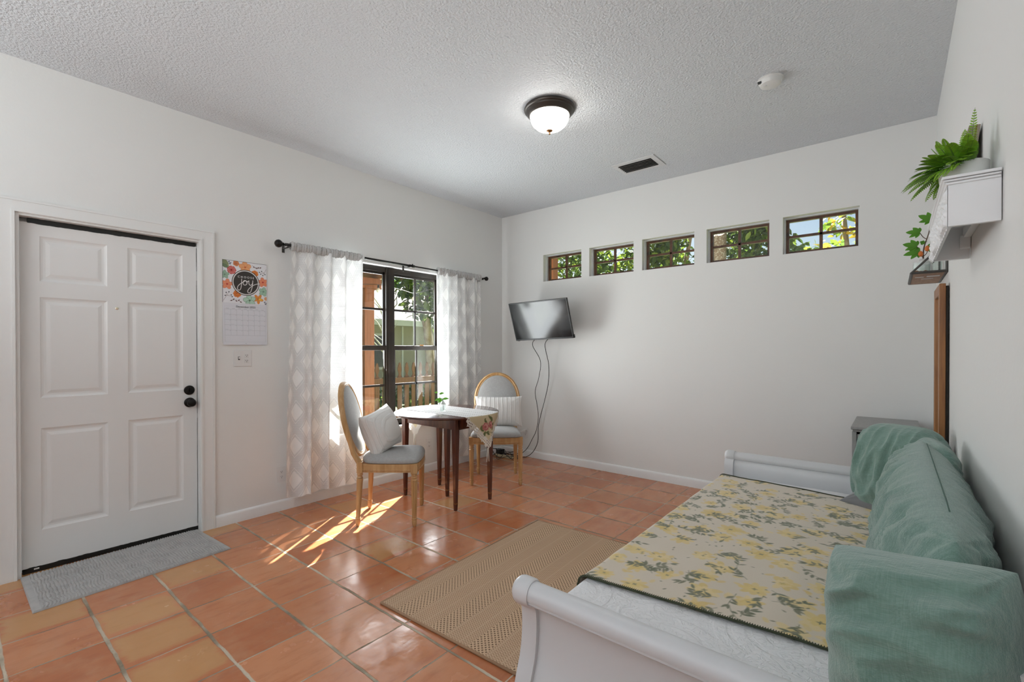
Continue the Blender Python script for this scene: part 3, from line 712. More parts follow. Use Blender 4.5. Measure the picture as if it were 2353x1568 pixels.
for y in (-2.682, -1.508, -.45):
    MB().box(0, .004, y - .010, y + .010, 2.055, 2.115).box(.0, .092, y - .006, y + .006, 2.083, 2.089).box(.078, .102, y - .006, y + .006, 2.083, 2.093).build('bracket', M['iron'], rod)
def curtain(label, y0, y1, yb0, yb1, zb, waves, seed, flip):
    root = thing('curtain', label, 'curtain', (.09, (y0 + y1) / 2, zb), group=None)
    ph = [random.Random(seed + k).random() * 6.28 for k in range(6)]
    def xoff(a, b):
        top = b                                     # 1 at the rod
        amp = .030 * (1 - .55 * top) + .006
        return amp * math.sin(waves * 2 * PI * a + ph[0] + .7 * math.sin(2 * PI * a * 1.3 + ph[1])) + .010 * math.sin(waves * 4.3 * PI * a + ph[2]) * (1 - b * .4) + .006 * math.sin(2 * PI * a * 1.7 + 3 * b + ph[3])
    def fn(a, b):
        ya, yb = lerp(yb0, y0, b ** 1.3), lerp(yb1, y1, b ** 1.3)
        y = lerp(ya, yb, a) + .008 * math.sin(waves * 2 * PI * a + ph[4]) * (1 - b)
        z = lerp(zb, 2.088, b) + (1 - b) ** 6 * .012 * math.sin(waves * 2 * PI * a + ph[5])
        return (max(.035, .088 + xoff(a, b) * 1.25), y, z)
    wid = (y1 - y0) * 1.45
    MB().grid(fn, 180, 60, uvfn=lambda a, b: ((a if not flip else 1 - a) * wid + seed * .031, b * (2.088 - zb))).build('cloth', M['curtain'], root, smooth=True, fixn=False)
    rg = random.Random(seed)
    wf_ = [(rg.uniform(45, 130), rg.random() * 6.28, rg.uniform(.3, 1)) for _ in range(6)]
    def hd(a, b):
        g = sum(w3 * math.sin(k3 * a * (y1 - y0) * 2.6 + p3 + b * .8) for k3, p3, w3 in wf_) / 3
        ang = b * 2 * PI
        z = 2.098 + (.034 * math.sin(ang) + .009 * g * math.sin(ang)); x = .09 + .025 * math.cos(ang) * (1 + .40 * g)
        return (x, lerp(y0, y1, a), z)
    MB().grid(hd, 300, 16).build('rod_pocket', M['header'], root, smooth=True, fixn=False)
    return root
curtain('long white diamond sheer curtain hanging left of the window', -2.668, -2.020, -2.722, -2.036, .106, 4.2, 3, False)
curtain('white diamond sheer curtain hanging right of the window, behind the table', -1.150, -.490, -1.140, -.462, .106, 4.6, 11, True)

# ------------------------------------------------------------------ dining chairs
def ellipse_pts(n, a, b): return [(a * math.cos(2 * PI * k / n), b * math.sin(2 * PI * k / n)) for k in range(n)]
SEAT = [(-.200, -.215), (.200, -.215), (.222, -.05), (.240, .150), (.236, .195), (.215, .220), (.10, .236), (0, .240), (-.10, .236), (-.215, .220), (-.236, .195), (-.240, .150), (-.222, -.05)]
def make_chair(label, loc, rz):
    t = thing('dining_chair', label, 'chair', loc, rz, 'oval back dining chairs')
    # seat frame: rail following the seat outline
    mb = MB(); k = len(SEAT)
    inn = [(x * .86, y * .86) for x, y in SEAT]
    vs = [(x, y, z) for z in (.392, .452) for x, y in SEAT] + [(x, y, z) for z in (.392, .452) for x, y in inn]
    for i in range(k):
        j = (i + 1) % k
        mb.add([vs[i], vs[j], vs[k + j], vs[k + i], vs[2 * k + i], vs[2 * k + j], vs[3 * k + j], vs[3 * k + i]], [(0, 1, 2, 3), (4, 7, 6, 5), (0, 4, 5, 1), (3, 2, 6, 7)])
    weld(mb.build('seat_frame', M['oak'], t, local=True, ang=25))
    m2 = MB().tube([(x * 1.005, y * 1.005, .408) for x, y in SEAT], .0045, 6, closed=True)
    m2.build('rail_bead', M['oak'], t, local=True, smooth=True)
    # seat cushion
    def outline(s_, z):
        return [(x * s_, y * s_, z) for x, y in SEAT]
    rings = [(1.0, .450), (1.012, .458), (1.015, .470), (.985, .486), (.90, .500), (.72, .511), (.45, .517), (.2, .519)]
    vs = []; fs = []
    for s_, z in rings: vs += outline(s_, z)
    for i in range(len(rings) - 1):
        for j in range(k): fs.append((i * k + j, i * k + (j + 1) % k, (i + 1) * k + (j + 1) % k, (i + 1) * k + j))
    fs.append(tuple((len(rings) - 1) * k + j for j in range(k))); fs.append(tuple(range(k))[::-1])
    MB().add(vs, fs).build('seat_cushion', M['linen'], t, local=True, smooth=True, sub=2)
    # legs
    def front_leg(x, y):
        mb = MB().box(x - .023, x + .023, y - .023, y + .023, .385, .455)
        prof = [(.017, .386), (.021, .382), (.022, .372), (.018, .366), (.021, .360), (.021, .352), (.017, .346), (.0235, .338)]
        mb.lathe(prof, (x, y, 0), 20)
        n = 24; vs = []; fs = []; hs = [(.0235, .338), (.0225, .30), (.0200, .18), (.0165, .075), (.0160, .062)]
        for r, h in hs:
            for j in range(n):
                a = 2 * PI * j / n; q = r * (1 if j % 3 else .86); vs.append((x + q * math.cos(a), y + q * math.sin(a), h))
        for i in range(len(hs) - 1):
            for j in range(n): fs.append((i * n + j, i * n + (j + 1) % n, (i + 1) * n + (j + 1) % n, (i + 1) * n + j))
        mb.add(vs, fs)
        mb.lathe([(.0160, .062), (.0195, .058), (.0195, .052), (.0165, .047), (.0185, .040), (.0175, .020), (.0125, .004), (.010, .0)], (x, y, 0), 20)
        return mb
    for x in (-.2295, .2295):
        l_ = front_leg(x, .195).build('leg', M['oak'], t, local=True, ang=35)
        bm_ = MB().box(x - .015, x + .015, .2178, .2205, .400, .440).build('rosette', M['oak'], l_, local=True, bevel=.002)
    for x in (-.189, .189):
        mb = MB().obox(Matrix.Translation((x, -.198, .428)), .042, .040, .078)
        base = (x * 1.01, -.215, 0); top = (x, -.198, .392)
        for (r0, r1, t0, t1) in ((.019, .0215, 1, .95), (.0215, .016, .95, .93), (.016, .021, .93, .90), (.0225, .0155, .89, .17), (.0155, .0195, .17, .155), (.0195, .0165, .155, .13), (.0185, .0165, .13, .05), (.0165, .010, .05, 0)):
            p0 = [lerp(base[i], top[i], t0) for i in range(3)]; p1 = [lerp(base[i], top[i], t1) for i in range(3)]
            mb.tube([p0, p1], [r0, r1], 18)
        mb.build('leg', M['oak'], t, local=True, ang=35)
    # oval back, leaning
    tilt = math.radians(13)
    Mx = Matrix.Translation((0, -.232, .470)) @ Matrix.Rotation(tilt, 4, 'X')
    A, B, zc = .222, .272, .290
    n = 64; prof = [(-.020, -.016), (-.020, .006), (-.013, .015), (-.004, .010), (.004, .016), (.014, .011), (.019, .002), (.019, -.016)]
    vs = []; fs = []
    for i in range(n):
        a = 2 * PI * i / n; ca, sa = math.cos(a), math.sin(a); nx, nz_ = ca / A, sa / B; l = math.hypot(nx, nz_); nx, nz_ = nx / l, nz_ / l
        for (r, d) in prof: vs.append(Mx @ Vector((A * ca + nx * r, d, zc + B * sa + nz_ * r)))
    q = len(prof)
    for i in range(n):
        for j in range(q): fs.append((i * q + j, i * q + (j + 1) % q, ((i + 1) % n) * q + (j + 1) % q, ((i + 1) % n) * q + j))
    bf = MB().add(vs, fs)
    for s_ in (-1, 1):
        bf.tube([(s_ * .189, -.200, .455), Mx @ Vector((s_ * .186, 0, .06)), Mx @ Vector((s_ * .200, 0, .13)), Mx @ Vector((s_ * .214, 0, .21))], [.021, .019, .017, .014], 10)
    bf.build('backrest_frame', M['oak'], t, local=True, ang=35)
    def pad(a, b):
        r = math.sin(min(1, a) * PI / 2); th = 2 * PI * b
        d = .020 + .022 * math.sqrt(max(0, 1 - r ** 2.6))
        return Mx @ Vector(((A - .014) * r * math.cos(th), d - .012, zc + (B - .014) * r * math.sin(th)))
    def padb(a, b):
        v = pad(a, b); r = math.sin(min(1, a) * PI / 2)
        return Mx @ Vector(((A - .014) * r * math.cos(2 * PI * b), -.014 - .008 * math.sqrt(max(0, 1 - r ** 2.6)), zc + (B - .014) * r * math.sin(2 * PI * b)))
    MB().grid(pad, 12, 48).grid(padb, 12, 48).build('backrest_cushion', M['linen'], t, local=True, smooth=True, fixn=False)
    MB().tube([Mx @ Vector(((A - .020) * math.cos(2 * PI * k_ / 64), .010, zc + (B - .020) * math.sin(2 * PI * k_ / 64))) for k_ in range(64)], .0045, 6, closed=True).build('piping', M['linen'], t, local=True, smooth=True)
    return t
ch1 = make_chair('oak oval back chair in profile, square white pillow on it, nearest the door', (.790, -2.217, 0), math.radians(-46))
ch2 = dup(ch1, (.752, -.963, 0), math.radians(-140), 'oak oval back chair beyond the table, facing us, oblong white pillow on it')

# ------------------------------------------------------------------ cushions
def cushion(name, label, w, h, th, Mx, material, seed, n=56, pin=.07, wr=.006, expo=2.4, stretch=(3, 9), corner=.0, seam=None, group=None, cat='pillow', rnd=0., seam_r=.0016, sides=(0, 1, 2, 3), fold=0., slump=0.):
    sd = Vector((seed * 7.1, seed * 3.3, seed * 1.7))
    def P(u, v, s):
        f = max(0, 1 - abs(u) ** expo) ** .5 * max(0, 1 - abs(v) ** expo) ** .5
        x = w / 2 * u * (1 - pin * (1 - v * v) * u * u + corner * abs(u * v) ** 3) * (1 - rnd * v ** 4 * u * u)
        y = h / 2 * v * (1 - pin * (1 - u * u) * v * v + corner * abs(u * v) ** 3) * (1 - rnd * u ** 4 * v * v)
        z = s * th / 2 * f * (1 - slump * v)
        q = Vector((x * stretch[0], y * stretch[1], s * 2)) + sd
        wv = noise.fractal(q, 1.0, 2.0, 4) * wr + noise.noise(Vector((x * 5, y * 5, s * 5)) + sd) * wr * 1.8
        r_ = noise.noise(Vector((x * stretch[0] * 1.7, y * stretch[1] * 1.7, s * 3 + 9)) + sd)      # sharp-crested folds
        wv += fold * (1 - 2.2 * min(.45, abs(r_)) / .45)
        cr = sum(math.sin((math.atan2(v - cv, u - cu)) * 13 + seed + cu) * math.exp(-3.2 * math.hypot(u - cu, v - cv)) for cu in (-1, 1) for cv in (-1, 1)) * wr * 1.5
        edge = min(1, (1 - max(abs(u), abs(v))) * 3.6)
        z += s * (wv + cr) * edge
        return Mx @ Vector((x, y, z))
    mp = lambda t_: math.copysign(1 - (1 - abs(t_)) ** 1.5, t_)
    mb = MB()
    for s in (1, -1): mb.grid(lambda a, b: P(mp(2 * a - 1), mp(2 * b - 1), s), n, n)
    o = mb.build(name, material, None, smooth=True)
    Mi = Mx.inverted()
    for v in o.data.vertices: v.co = Mi @ v.co
    o.rotation_mode = 'QUATERNION'; o.location = Mx.translation.copy(); o.rotation_quaternion = Mx.to_quaternion()
    weld(o, 2e-4)
    tag(o, label, cat, group)
    if seam:
        path = []
        for k_ in sides:
            for t_ in range(25 if len(sides) < 4 else 24):
                q = (-1 + 2 * t_ / 24) * (1 if len(sides) == 4 else .70)
                u, v = [(q, -1), (1, q), (-q, 1), (-1, -q)][k_]; path.append(Mi @ P(u, v, 1))
        so = MB().tube(path, seam_r, 6, closed=len(sides) == 4).build('seam', seam, None, smooth=True); so.parent = o
    return o
def frame(c, xa, ya):
    x = Vector(xa).normalized(); y = Vector(ya); y = (y - x * y.dot(x)).normalized(); z = x.cross(y)
    m = Matrix((x, y, z)).transposed().to_4x4(); m.translation = Vector(c); return m
def chair_pt(loc, rz, p): return Matrix.Translation(loc) @ Matrix.Rotation(rz, 4, 'Z') @ Vector(p)
def chair_dir(rz, d): return Matrix.Rotation(rz, 4, 'Z') @ Vector(d)
r1 = math.radians(-46)
cushion('throw_pillow', 'square ribbed white pillow standing on the chair nearest the door', .325, .325, .24,
        frame(chair_pt((.790, -2.217, 0), r1, (.0, -.085, .660)), (-.30, .93, .20), (-.22, -.26, .93)), M['pleat_a'], 3, pin=.07, wr=.005, corner=.03, expo=2.3, group='white pillows on the chairs')
r2 = math.radians(-140)
cushion('throw_pillow', 'oblong pintucked white pillow standing on the chair beyond the table', .465, .30, .13,
        frame(chair_pt((.752, -.963, 0), r2, (-.02, -.115, .655)), chair_dir(r2, (1, 0, 0)), chair_dir(r2, (0, -.22, .97))), M['pleat_b'], 5, pin=.05, wr=.004, corner=.03, group='white pillows on the chairs')

# ------------------------------------------------------------------ round table
TX, TY, TR, TZ = .780, -1.640, .450, .750
tb = thing('dining_table', 'small round dark mahogany drop leaf table with square tapered legs', 'table', (TX, TY, 0))
mb = MB(); n = 96
prof = [(TR - .012, TZ - .020), (TR - .003, TZ - .016), (TR, TZ - .010), (TR - .003, TZ - .003), (TR - .010, TZ)]
mb.lathe(prof, (TX, TY, 0), n)
mb.build('tabletop', M['mahog'], tb, ang=50)
mb = MB()
for y in (TY - .192, TY + .192): mb.box(.470, 1.088, y - .010, y + .010, .640, TZ - .0205)
for x in (.462, 1.096): mb.box(x - .010, x + .010, TY - .180, TY + .180, .640, TZ - .0205)
mb.build('apron', M['mahogleg'], tb, bevel=.002)
def table_leg(x, y, x1=None, y1=None):
    mb = MB(); x1 = x if x1 is None else x1; y1 = y if y1 is None else y1
    for (z0, z1, a0, a1) in ((TZ - .0205, .62, .022, .022), (.62, .060, .022, .0125), (.052, .0, .0125, .0105)):
        vs = [(x + sx * a0, y + sy * a0, z0) for sx, sy in ((-1, -1), (1, -1), (1, 1), (-1, 1))] + [(x + sx * a1, y + sy * a1, z1) for sx, sy in ((-1, -1), (1, -1), (1, 1), (-1, 1))]
        mb.add(vs, [(3, 2, 1, 0), (4, 5, 6, 7)] + [(i, (i + 1) % 4, 4 + (i + 1) % 4, 4 + i) for i in range(4)])
    l_ = mb.build('leg', M['mahogleg'], tb)
    MB().box(x - .0135, x + .0135, y - .0135, y + .0135, .050, .062).build('ferrule', M['brass'], l_, bevel=.001)
for x, y in ((.455, -1.835), (.459, -1.443), (1.084, -1.831), (1.105, -1.450), (.766, -1.627)): table_leg(x, y)
MB().box(.744, .788, -1.80, -1.45, .665, .705).build('gate_rail', M['mahogleg'], tb, bevel=.002)

# runner: lace bordered, with embroidered ends
run = thing('table_runner', 'cream lace edged runner with embroidered roses draped across the round table', 'table runner', (TX, TY, TZ))
RW2, RL = .222, .73        # half width, half length
RYC = -1.622
res = .003
R3 = Ras(2 * RL, 2 * RW2, res, (.70, .60, .40))
S, T_ = R3.X - RL, R3.Y - RW2      # along, across
edge_s = TX + np.sqrt(np.maximum(TR ** 2 - (T_ + RYC - TY) ** 2, 0)) - TX     # distance of the table edge from the middle
hang = np.abs(S) - edge_s
top = hang < .0
lace_w = .046
tip = RL - .075 - np.abs(T_) * 1.15   # pointed ends of the cream panel
cream = (~top) & (np.abs(T_) < RW2 - lace_w) & (np.abs(S) < tip)
lacey = ~cream
R3.c[..., :3] = np.where(cream[..., None], np.array((.66, .56, .36), np.float32), np.array((.74, .69, .61), np.float32))
R3.c[..., :3] = np.where(top[..., None], np.array((.80, .79, .78), np.float32), R3.c[..., :3])
for sg in (-1, 1):
    cx_, cy_ = RL + sg * (.45 + .085), RW2
    def Q(a, b): return cx_ + sg * b, cy_ - sg * a          # a sideways, b down
    for (a, b, an) in ((-.075, .0, 2.6), (-.07, .03, 3.4), (.085, .0, .4), (.08, .02, .9), (-.04, -.045, 2.2), (.045, -.045, 1.0), (.05, .05, .2), (-.06, -.03, 2.9), (.02, .06, 1.2), (-.02, -.06, 1.8)):
        x_, y_ = Q(a * .9, b); R3.leaf(x_, y_, an, .036, .020, (.13, .15, .055)); R3.leaf(x_, y_, an + 1.3, .026, .016, (.20, .19, .07))
    for (a, b, r_) in ((-.032, -.004, .030), (.028, .006, .033)):
        R3.disc(*Q(a, b), r_, (.52, .19, .17), 1, .08, a * 90); R3.disc(*Q(a - .006, b - .004), r_ * .62, (.64, .31, .27), 1, .1, 2); R3.disc(*Q(a + .004, b + .002), r_ * .34, (.44, .12, .11), 1, .1, 3); R3.ring(*Q(a, b), r_ * .8, .003, (.40, .10, .10))
    for k_ in range(9): R3.leaf(*Q(-.05 + .012 * k_, .055 + .01 * math.sin(k_)), 1.2 + k_, .018, .007, (.10, .12, .05))
hole = np.zeros_like(top)
px, py = S * 2 * PI, T_ * 2 * PI
net = (np.sin(px / .024) * np.sin(py / .024) > .12) & (np.hypot(((S / .060) % 1) - .5, ((T_ / .060) % 1) - .5) > .26)
lace_zone = lacey & (~top)
hole |= lace_zone & net
band = top & ((np.abs(np.abs(T_) - .135) < .008) | (np.abs(np.abs(T_) - .055) < .007)) & (np.sin(px / .024) > -.1)
hole |= band | (top & (np.abs(T_) > RW2 - .028) & (np.sin(px / .013) * np.sin(py / .013) > .45))
outl = RW2 - .010 - .010 * np.abs(np.sin(S * PI / .034))
outside = (np.abs(T_) > outl) | (np.abs(S) > RL - .006 - np.maximum(0, np.abs(T_) - .02) * 1.25 - .016 * np.abs(np.sin(T_ * PI / .036)))
hole |= outside
ny_, nx_ = R3.ny, R3.nx
def runner_xyz():
    V = np.zeros((ny_, nx_, 3))
    sg = np.sign(S); on = np.minimum(np.abs(S), edge_s); dn = np.maximum(hang, 0)
    V[..., 0] = TX + sg * (on + .006 * (1 - np.exp(-dn / .01)) + .004) * 1.0 - sg * .004 * (dn <= 0)
    V[..., 0] += sg * (.012 * np.sin(T_ * 26 + sg) * np.clip(dn / .12, 0, 1))
    V[..., 1] = RYC + T_ * (1 - .18 * np.clip(dn / .25, 0, 1))
    V[..., 2] = TZ + .0022 + .0012 * np.sin(T_ * 40) * (dn <= 0) * 0 - dn
    return V
V = runner_xyz().reshape(-1, 3)
fs = []; hm = hole.astype(int)
for j in range(ny_ - 1):
    for i in range(nx_ - 1):
        if hm[j, i] + hm[j, i + 1] + hm[j + 1, i] + hm[j + 1, i + 1] >= 3: continue
        a = j * nx_ + i
        fs.append((a, a + 1, a + nx_ + 1, a + nx_))
cream_f = [f for f in fs if cream.ravel()[f[0]] or top.ravel()[f[0]]]; lace_f = [f for f in fs if not (cream.ravel()[f[0]] or top.ravel()[f[0]])]
def sub_mesh(name, faces, material, parent, cols):
    used = sorted({i for f in faces for i in f}); mp = {k_: i for i, k_ in enumerate(used)}
    return MB().add([V[k_] for k_ in used], [tuple(mp[i] for i in f) for f in faces]).build(name, material, parent, smooth=True, colors=cols.reshape(-1, 4)[used], fixn=False)
sub_mesh('embroidered_panel', cream_f, M['runner'], run, R3.c)
for sg in (-1, 1):
    lo = sub_mesh('lace_border', [f for f in lace_f if (V[f[0], 0] - TX) * sg > 0], M['runner'], run, R3.c); lo['label'] = 'openwork lace edging'
for sg in (-1, 1):
    tl = MB()
    for dx_ in (-.005, .004): tl.tube([(TX + sg * (.458 + .004), RYC + dx_, TZ - .262), (TX + sg * .463, RYC + dx_ * 2, TZ - .33), (TX + sg * .462, RYC + dx_ * 3, TZ - .375)], .0035, 6)
    tl.build('tassel', M['lace'], run, smooth=True)

# vase and sprig
vs_ = thing('bud_vase', 'small clear glass bottle vase on the round table', 'vase', (.792, -1.699, TZ + .0025))
MB().lathe([(0, .0), (.022, .0), (.0235, .004), (.0235, .058), (.021, .068), (.0115, .078), (.0105, .094), (.0125, .100), (.0105, .100), (.0090, .094), (.0095, .080), (.019, .067), (.0215, .056), (.0215, .006), (0, .005)], (.792, -1.699, TZ + .0025), 28, cap=False).build('bottle', M['clear'], vs_, smooth=True)
spr = thing('leafy_sprig', 'green leafy cutting standing in the small glass vase', 'cutting', (.792, -1.699, TZ + .01))
MB().tube([(.796, -1.697, TZ + .012), (.793, -1.699, TZ + .06), (.789, -1.700, TZ + .10), (.780, -1.705, TZ + .135), (.760, -1.718, TZ + .165), (.735, -1.732, TZ + .178)], .0018, 6).build('stem', M['twig'], spr, smooth=True)
def leaf_patch(mb, base, d, up, ln, wd, fold=.2, n=6, curl=.25):
    d = Vector(d).normalized(); up = Vector(up); s = d.cross(up).normalized(); u = s.cross(d)
    vs = []; fs = []
    for i in range(n + 1):
        t = i / n; w = wd / 2 * math.sin(PI * min(1, t * .96 + .02)) ** .8
        c = Vector(base) + d * ln * t - u * curl * ln * t * t
        vs += [c - s * w + u * fold * w, c, c + s * w + u * fold * w]
    for i in range(n): a = i * 3; fs += [(a, a + 1, a + 4, a + 3), (a + 1, a + 2, a + 5, a + 4)]
    return mb.add(vs, fs)
rightv = Vector((.772, .636, 0)); fwd = Vector((-.636, .772, 0)); Z = Vector((0, 0, 1))
for (bz, sd, el, ln, wd) in ((.105, 1, .25, .055, .024), (.108, -1, -.1, .062, .028), (.148, .8, .3, .045, .022), (.16, -1, .2, .03, .018), (.10, -.6, -.25, .05, .022)):
    p_ = Vector((.789 - max(0, bz - .1) * .55, -1.700 - max(0, bz - .1) * .35, TZ + bz))
    leaf_patch(MB(), p_, rightv * sd + Z * el - fwd * .35, -fwd + Z * .7, ln, wd).build('leaf', M['figleaf'], spr, smooth=True, fixn=False)

# ------------------------------------------------------------------ television
def tvm():
    yaw, tilt, roll = .076, .319, .032
    n_ = Vector((math.sin(yaw) * math.cos(tilt), -math.cos(yaw) * math.cos(tilt), -math.sin(tilt)))
    r = Vector((math.cos(yaw), math.sin(yaw), 0)); u = n_.cross(r)
    if u.z < 0: u = -u
    r2 = r * math.cos(roll) + u * math.sin(roll); u2 = u * math.cos(roll) - r * math.sin(roll)
    m = Matrix((r2, u2, n_)).transposed().to_4x4(); m.translation = Vector((.826, -.338, 1.589)); return m
TM = tvm()
tv = thing('television', 'flat black television tilted down on the wall near the corner', 'television', (.826, -.338, 1.589))
def tbx(mb, x0, x1, y0, y1, z0, z1): return mb.obox(TM @ Matrix.Translation(((x0 + x1) / 2, (y0 + y1) / 2, (z0 + z1) / 2)), x1 - x0, y1 - y0, z1 - z0)
w2, h2 = .365, .215
mb = MB(); tbx(mb, -w2, w2, -h2, h2, -.028, -.004)
tbx(mb, -.25, .25, -.17, .10, -.055, -.028)
mb.build('casing', M['tvcase'], tv, bevel=.004)
mb = MB(); tbx(mb, -w2, w2, h2 - .011, h2, -.004, .0); tbx(mb, -w2, w2, -h2, -h2 + .016, -.004, .001); tbx(mb, -w2, -w2 + .010, -h2, h2, -.004, 0); tbx(mb, w2 - .010, w2, -h2, h2, -.004, 0)
mb.build('bezel', M['tvcase'], tv, bevel=.001)
mb = MB(); tbx(mb, -w2 + .0095, w2 - .0095, -h2 + .0155, h2 - .0105, -.0042, -.0030); mb.build('screen', M['tvscreen'], tv)
mb = MB(); tbx(mb, w2 - .004, w2 + .008, -h2 - .002, -h2 + .035, -.03, -.01); mb.build('button_cluster', M['tvcase'], tv, bevel=.003)
mb = MB(); tbx(mb, -w2 + .02, -w2 + .045, -h2 - .006, -h2, -.02, -.006); mb.build('sensor', M['tvcase'], tv, bevel=.002)
mt = thing('television_mount', 'black bracket arm holding the television to the wall', 'tv mount', (.80, -.0, 1.58))
MB().box(.74, .86, -.016, 0, 1.50, 1.68).build('wall_plate', M['blackmetal'], mt, bevel=.003)
pv = TM @ Vector((0, -.03, -.06))
MB().tube([(.80, -.016, 1.60), (.80, -.10, 1.60), tuple(lerp(Vector((.80, -.10, 1.60)), pv, .5)), tuple(pv)], .016, 10).build('arm', M['blackmetal'], mt, smooth=True)

# cords
def smooth_path(pts, n=8):
    P = [Vector(q) for q in pts]; out = []
    for i in range(len(P) - 1):
        a, b, c, d = P[max(i - 1, 0)], P[i], P[i + 1], P[min(i + 2, len(P) - 1)]
        for k in range(n):
            t = k / n; out.append(.5 * ((2 * b) + (c - a) * t + (2 * a - 5 * b + 4 * c - d) * t * t + (3 * b - a - 3 * c + d) * t ** 3))
    out.append(P[-1]); return out
cA = thing('television_cable', 'left one of two black cords dangling from the television', 'cord', (.6, -.06, 0), group='cords from the television')
MB().tube(smooth_path([tuple(TM @ Vector((-.10, -.20, -.03))), (.622, -.20, 1.33), (.645, -.08, 1.145), (.60, -.05, .95), (.545, -.045, .789), (.575, -.045, .62), (.589, -.045, .49), (.565, -.05, .34), (.507, -.055, .228), (.44, -.07, .11), (.36, -.12, .03), (.31, -.17, .012)]), .0034, 8).build('lead', M['cord'], cA, smooth=True)
cB = thing('television_cable', 'right one of two black cords dangling from the television', 'cord', (.7, -.06, 0), group='cords from the television')
MB().tube(smooth_path([tuple(TM @ Vector((.075, -.20, -.03))), (.795, -.20, 1.33), (.762, -.08, 1.10), (.735, -.05, .90), (.681, -.045, .698), (.625, -.055, .50), (.591, -.05, .364), (.590, -.05, .24), (.570, -.055, .159), (.51, -.06, .07), (.44, -.09, .018), (.36, -.19, .006), (.30, -.22, .012)]), .0036, 8).build('lead', M['cord'], cB, smooth=True)
ps = thing('power_strip', 'cream power strip on the floor in the corner', 'power strip', (.20, -.20, 0))
Mp = Matrix.Translation((.215, -.215, .018)) @ Matrix.Rotation(.0, 4, 'Z')
MB().obox(Mp, .255, .048, .034).build('body', M['cream'], ps, bevel=.008)
for k in range(4): MB().obox(Mp @ Matrix.Translation((-.09 + k * .05, 0, .0172)), .026, .026, .001).build('socket', M['slot'], ps)
for k, (a, b, c) in enumerate(((-.09, .05, .045), (-.035, .06, .05))):
    ad = thing('power_adapter', ['black power adapter plugged in the strip, nearer the wall corner', 'taller black power adapter plugged in the strip beside the first'][k], 'power adapter', (.215 + a, -.215, .036), group='adapters in the power strip')
    MB().obox(Matrix.Translation((.215 + a, -.215, .036 + b / 2)), .042, c, b).build('body', M['cord'], ad, bevel=.004)
tg = thing('cord_tangle', 'loose tangle of black cords on the floor behind the far chair', 'cords', (.2, -.2, 0))
rg = random.Random(5)
for k in range(4):
    a0 = rg.uniform(0, 6.28); pts = []
    for i in range(9):
        a = a0 + i * .8; r_ = rg.uniform(.06, .20)
        pts.append((.24 + r_ * 1.1 * math.cos(a), -.22 + r_ * .75 * math.sin(a), abs(.02 + .07 * math.sin(i * 1.1 + k)) + .006))
    MB().tube(smooth_path(pts), .0030, 6).build('loop', M['cord'], tg, smooth=True)

# ------------------------------------------------------------------ ceiling things
lm = thing('ceiling_light', 'lit flush mount ceiling lamp with bronze rim and white glass bowl', 'ceiling lamp', (1.970, -1.800, H))
MB().lathe([(.0, 0), (.150, 0), (.168, -.004), (.172, -.012), (.168, -.020), (.160, -.024), (.158, -.032), (.150, -.040), (.144, -.050), (.136, -.056), (.130, -.056), (.130, -.045), (.0, -.045)], (1.970, -1.800, H), 64, cap=False).build('rim', M['bronze'], lm, ang=30)
MB().lathe([(.132, -.050), (.131, -.062), (.125, -.085), (.112, -.108), (.090, -.128), (.060, -.142), (.030, -.149), (0, -.151)], (1.970, -1.800, H), 64, cap=False).build('glass_bowl', M['dome'], lm, smooth=True)
MB().lathe([(0, -.146), (.021, -.147), (.022, -.152), (.014, -.158), (.006, -.162), (.005, -.168), (.007, -.172), (.004, -.177), (0, -.178)], (1.970, -1.800, H), 24, cap=False).build('finial', M['brass'], lm, smooth=True)
vt = thing('ceiling_vent', 'white framed ceiling air vent with dark slats', 'vent', (2.015, -.50, H))
mb = MB()
for a, b, c, d in ((1.825, 2.215, -.640, -.588), (1.825, 2.215, -.415, -.365), (1.825, 1.865, -.588, -.415), (2.168, 2.215, -.588, -.415)): mb.box(a, b, c, d, H - .006, H)
mb.build('frame', M['ventw'], vt, bevel=.002)
MB().box(1.865, 2.168, -.588, -.415, H - .002, H - .0005).build('duct', M['ventd'], vt)
for k in range(6):
    y = -.578 + k * .030
    MB().obox(Matrix.Translation((2.0165, y + .008, H - .008)) @ Matrix.Rotation(math.radians(35), 4, 'X'), .303, .022, .0015).build('slat', M['louver'], vt)
sd_ = thing('smoke_detector', 'round white smoke detector on the ceiling', 'smoke detector', (3.190, -1.235, H))
MB().lathe([(0, 0), (.068, 0), (.070, -.006), (.064, -.010), (.063, -.022), (.056, -.036), (.040, -.043), (0, -.045)], (3.190, -1.235, H), 48, cap=False).build('body', M['smoke'], sd_, ang=30)
MB().box(3.130, 3.150, -1.285, -1.270, H - .030, H - .020).build('test_slots', M['slot'], sd_)
MB().lathe([(0, -.040), (.010, -.040), (.010, -.046), (0, -.047)], (3.165, -1.255, H), 16, cap=False).build('test_button', M['smoke'], sd_)

# ------------------------------------------------------------------ floor coverings
mt_ = MB()
def dm(a, b):
    q = (lerp(lerp(.003, .546, b), lerp(-.040, .481, b), a), lerp(lerp(-4.140, -4.136, b), lerp(-3.268, -3.237, b), a))
    brd = min(a, 1 - a) < .035
    hgt = .010 if brd else .009 + .007 * abs(math.sin(a * 200 + 2.5 * noise.noise(Vector((a * 9, b * 7, 0))))) * (.35 + .65 * abs(math.sin(b * 120 + 3 * noise.noise(Vector((a * 40, b * 14, 4)))))) + .002 * noise.noise(Vector((a * 80, b * 60, 2)))
    e = min(min(a, 1 - a) * 200, min(b, 1 - b) * 120, 1)
    return (q[0], q[1], max(.001, hgt * e))
mt_.grid(dm, 460, 250)
tag(mt_.build('doormat', mat('grey_chenille', (.38, .368, .355), .95, var=(16, (.32, .31, .30), .4, .7), sheen=.3), smooth=True, fixn=False), 'grey chenille doormat in front of the door', 'doormat')
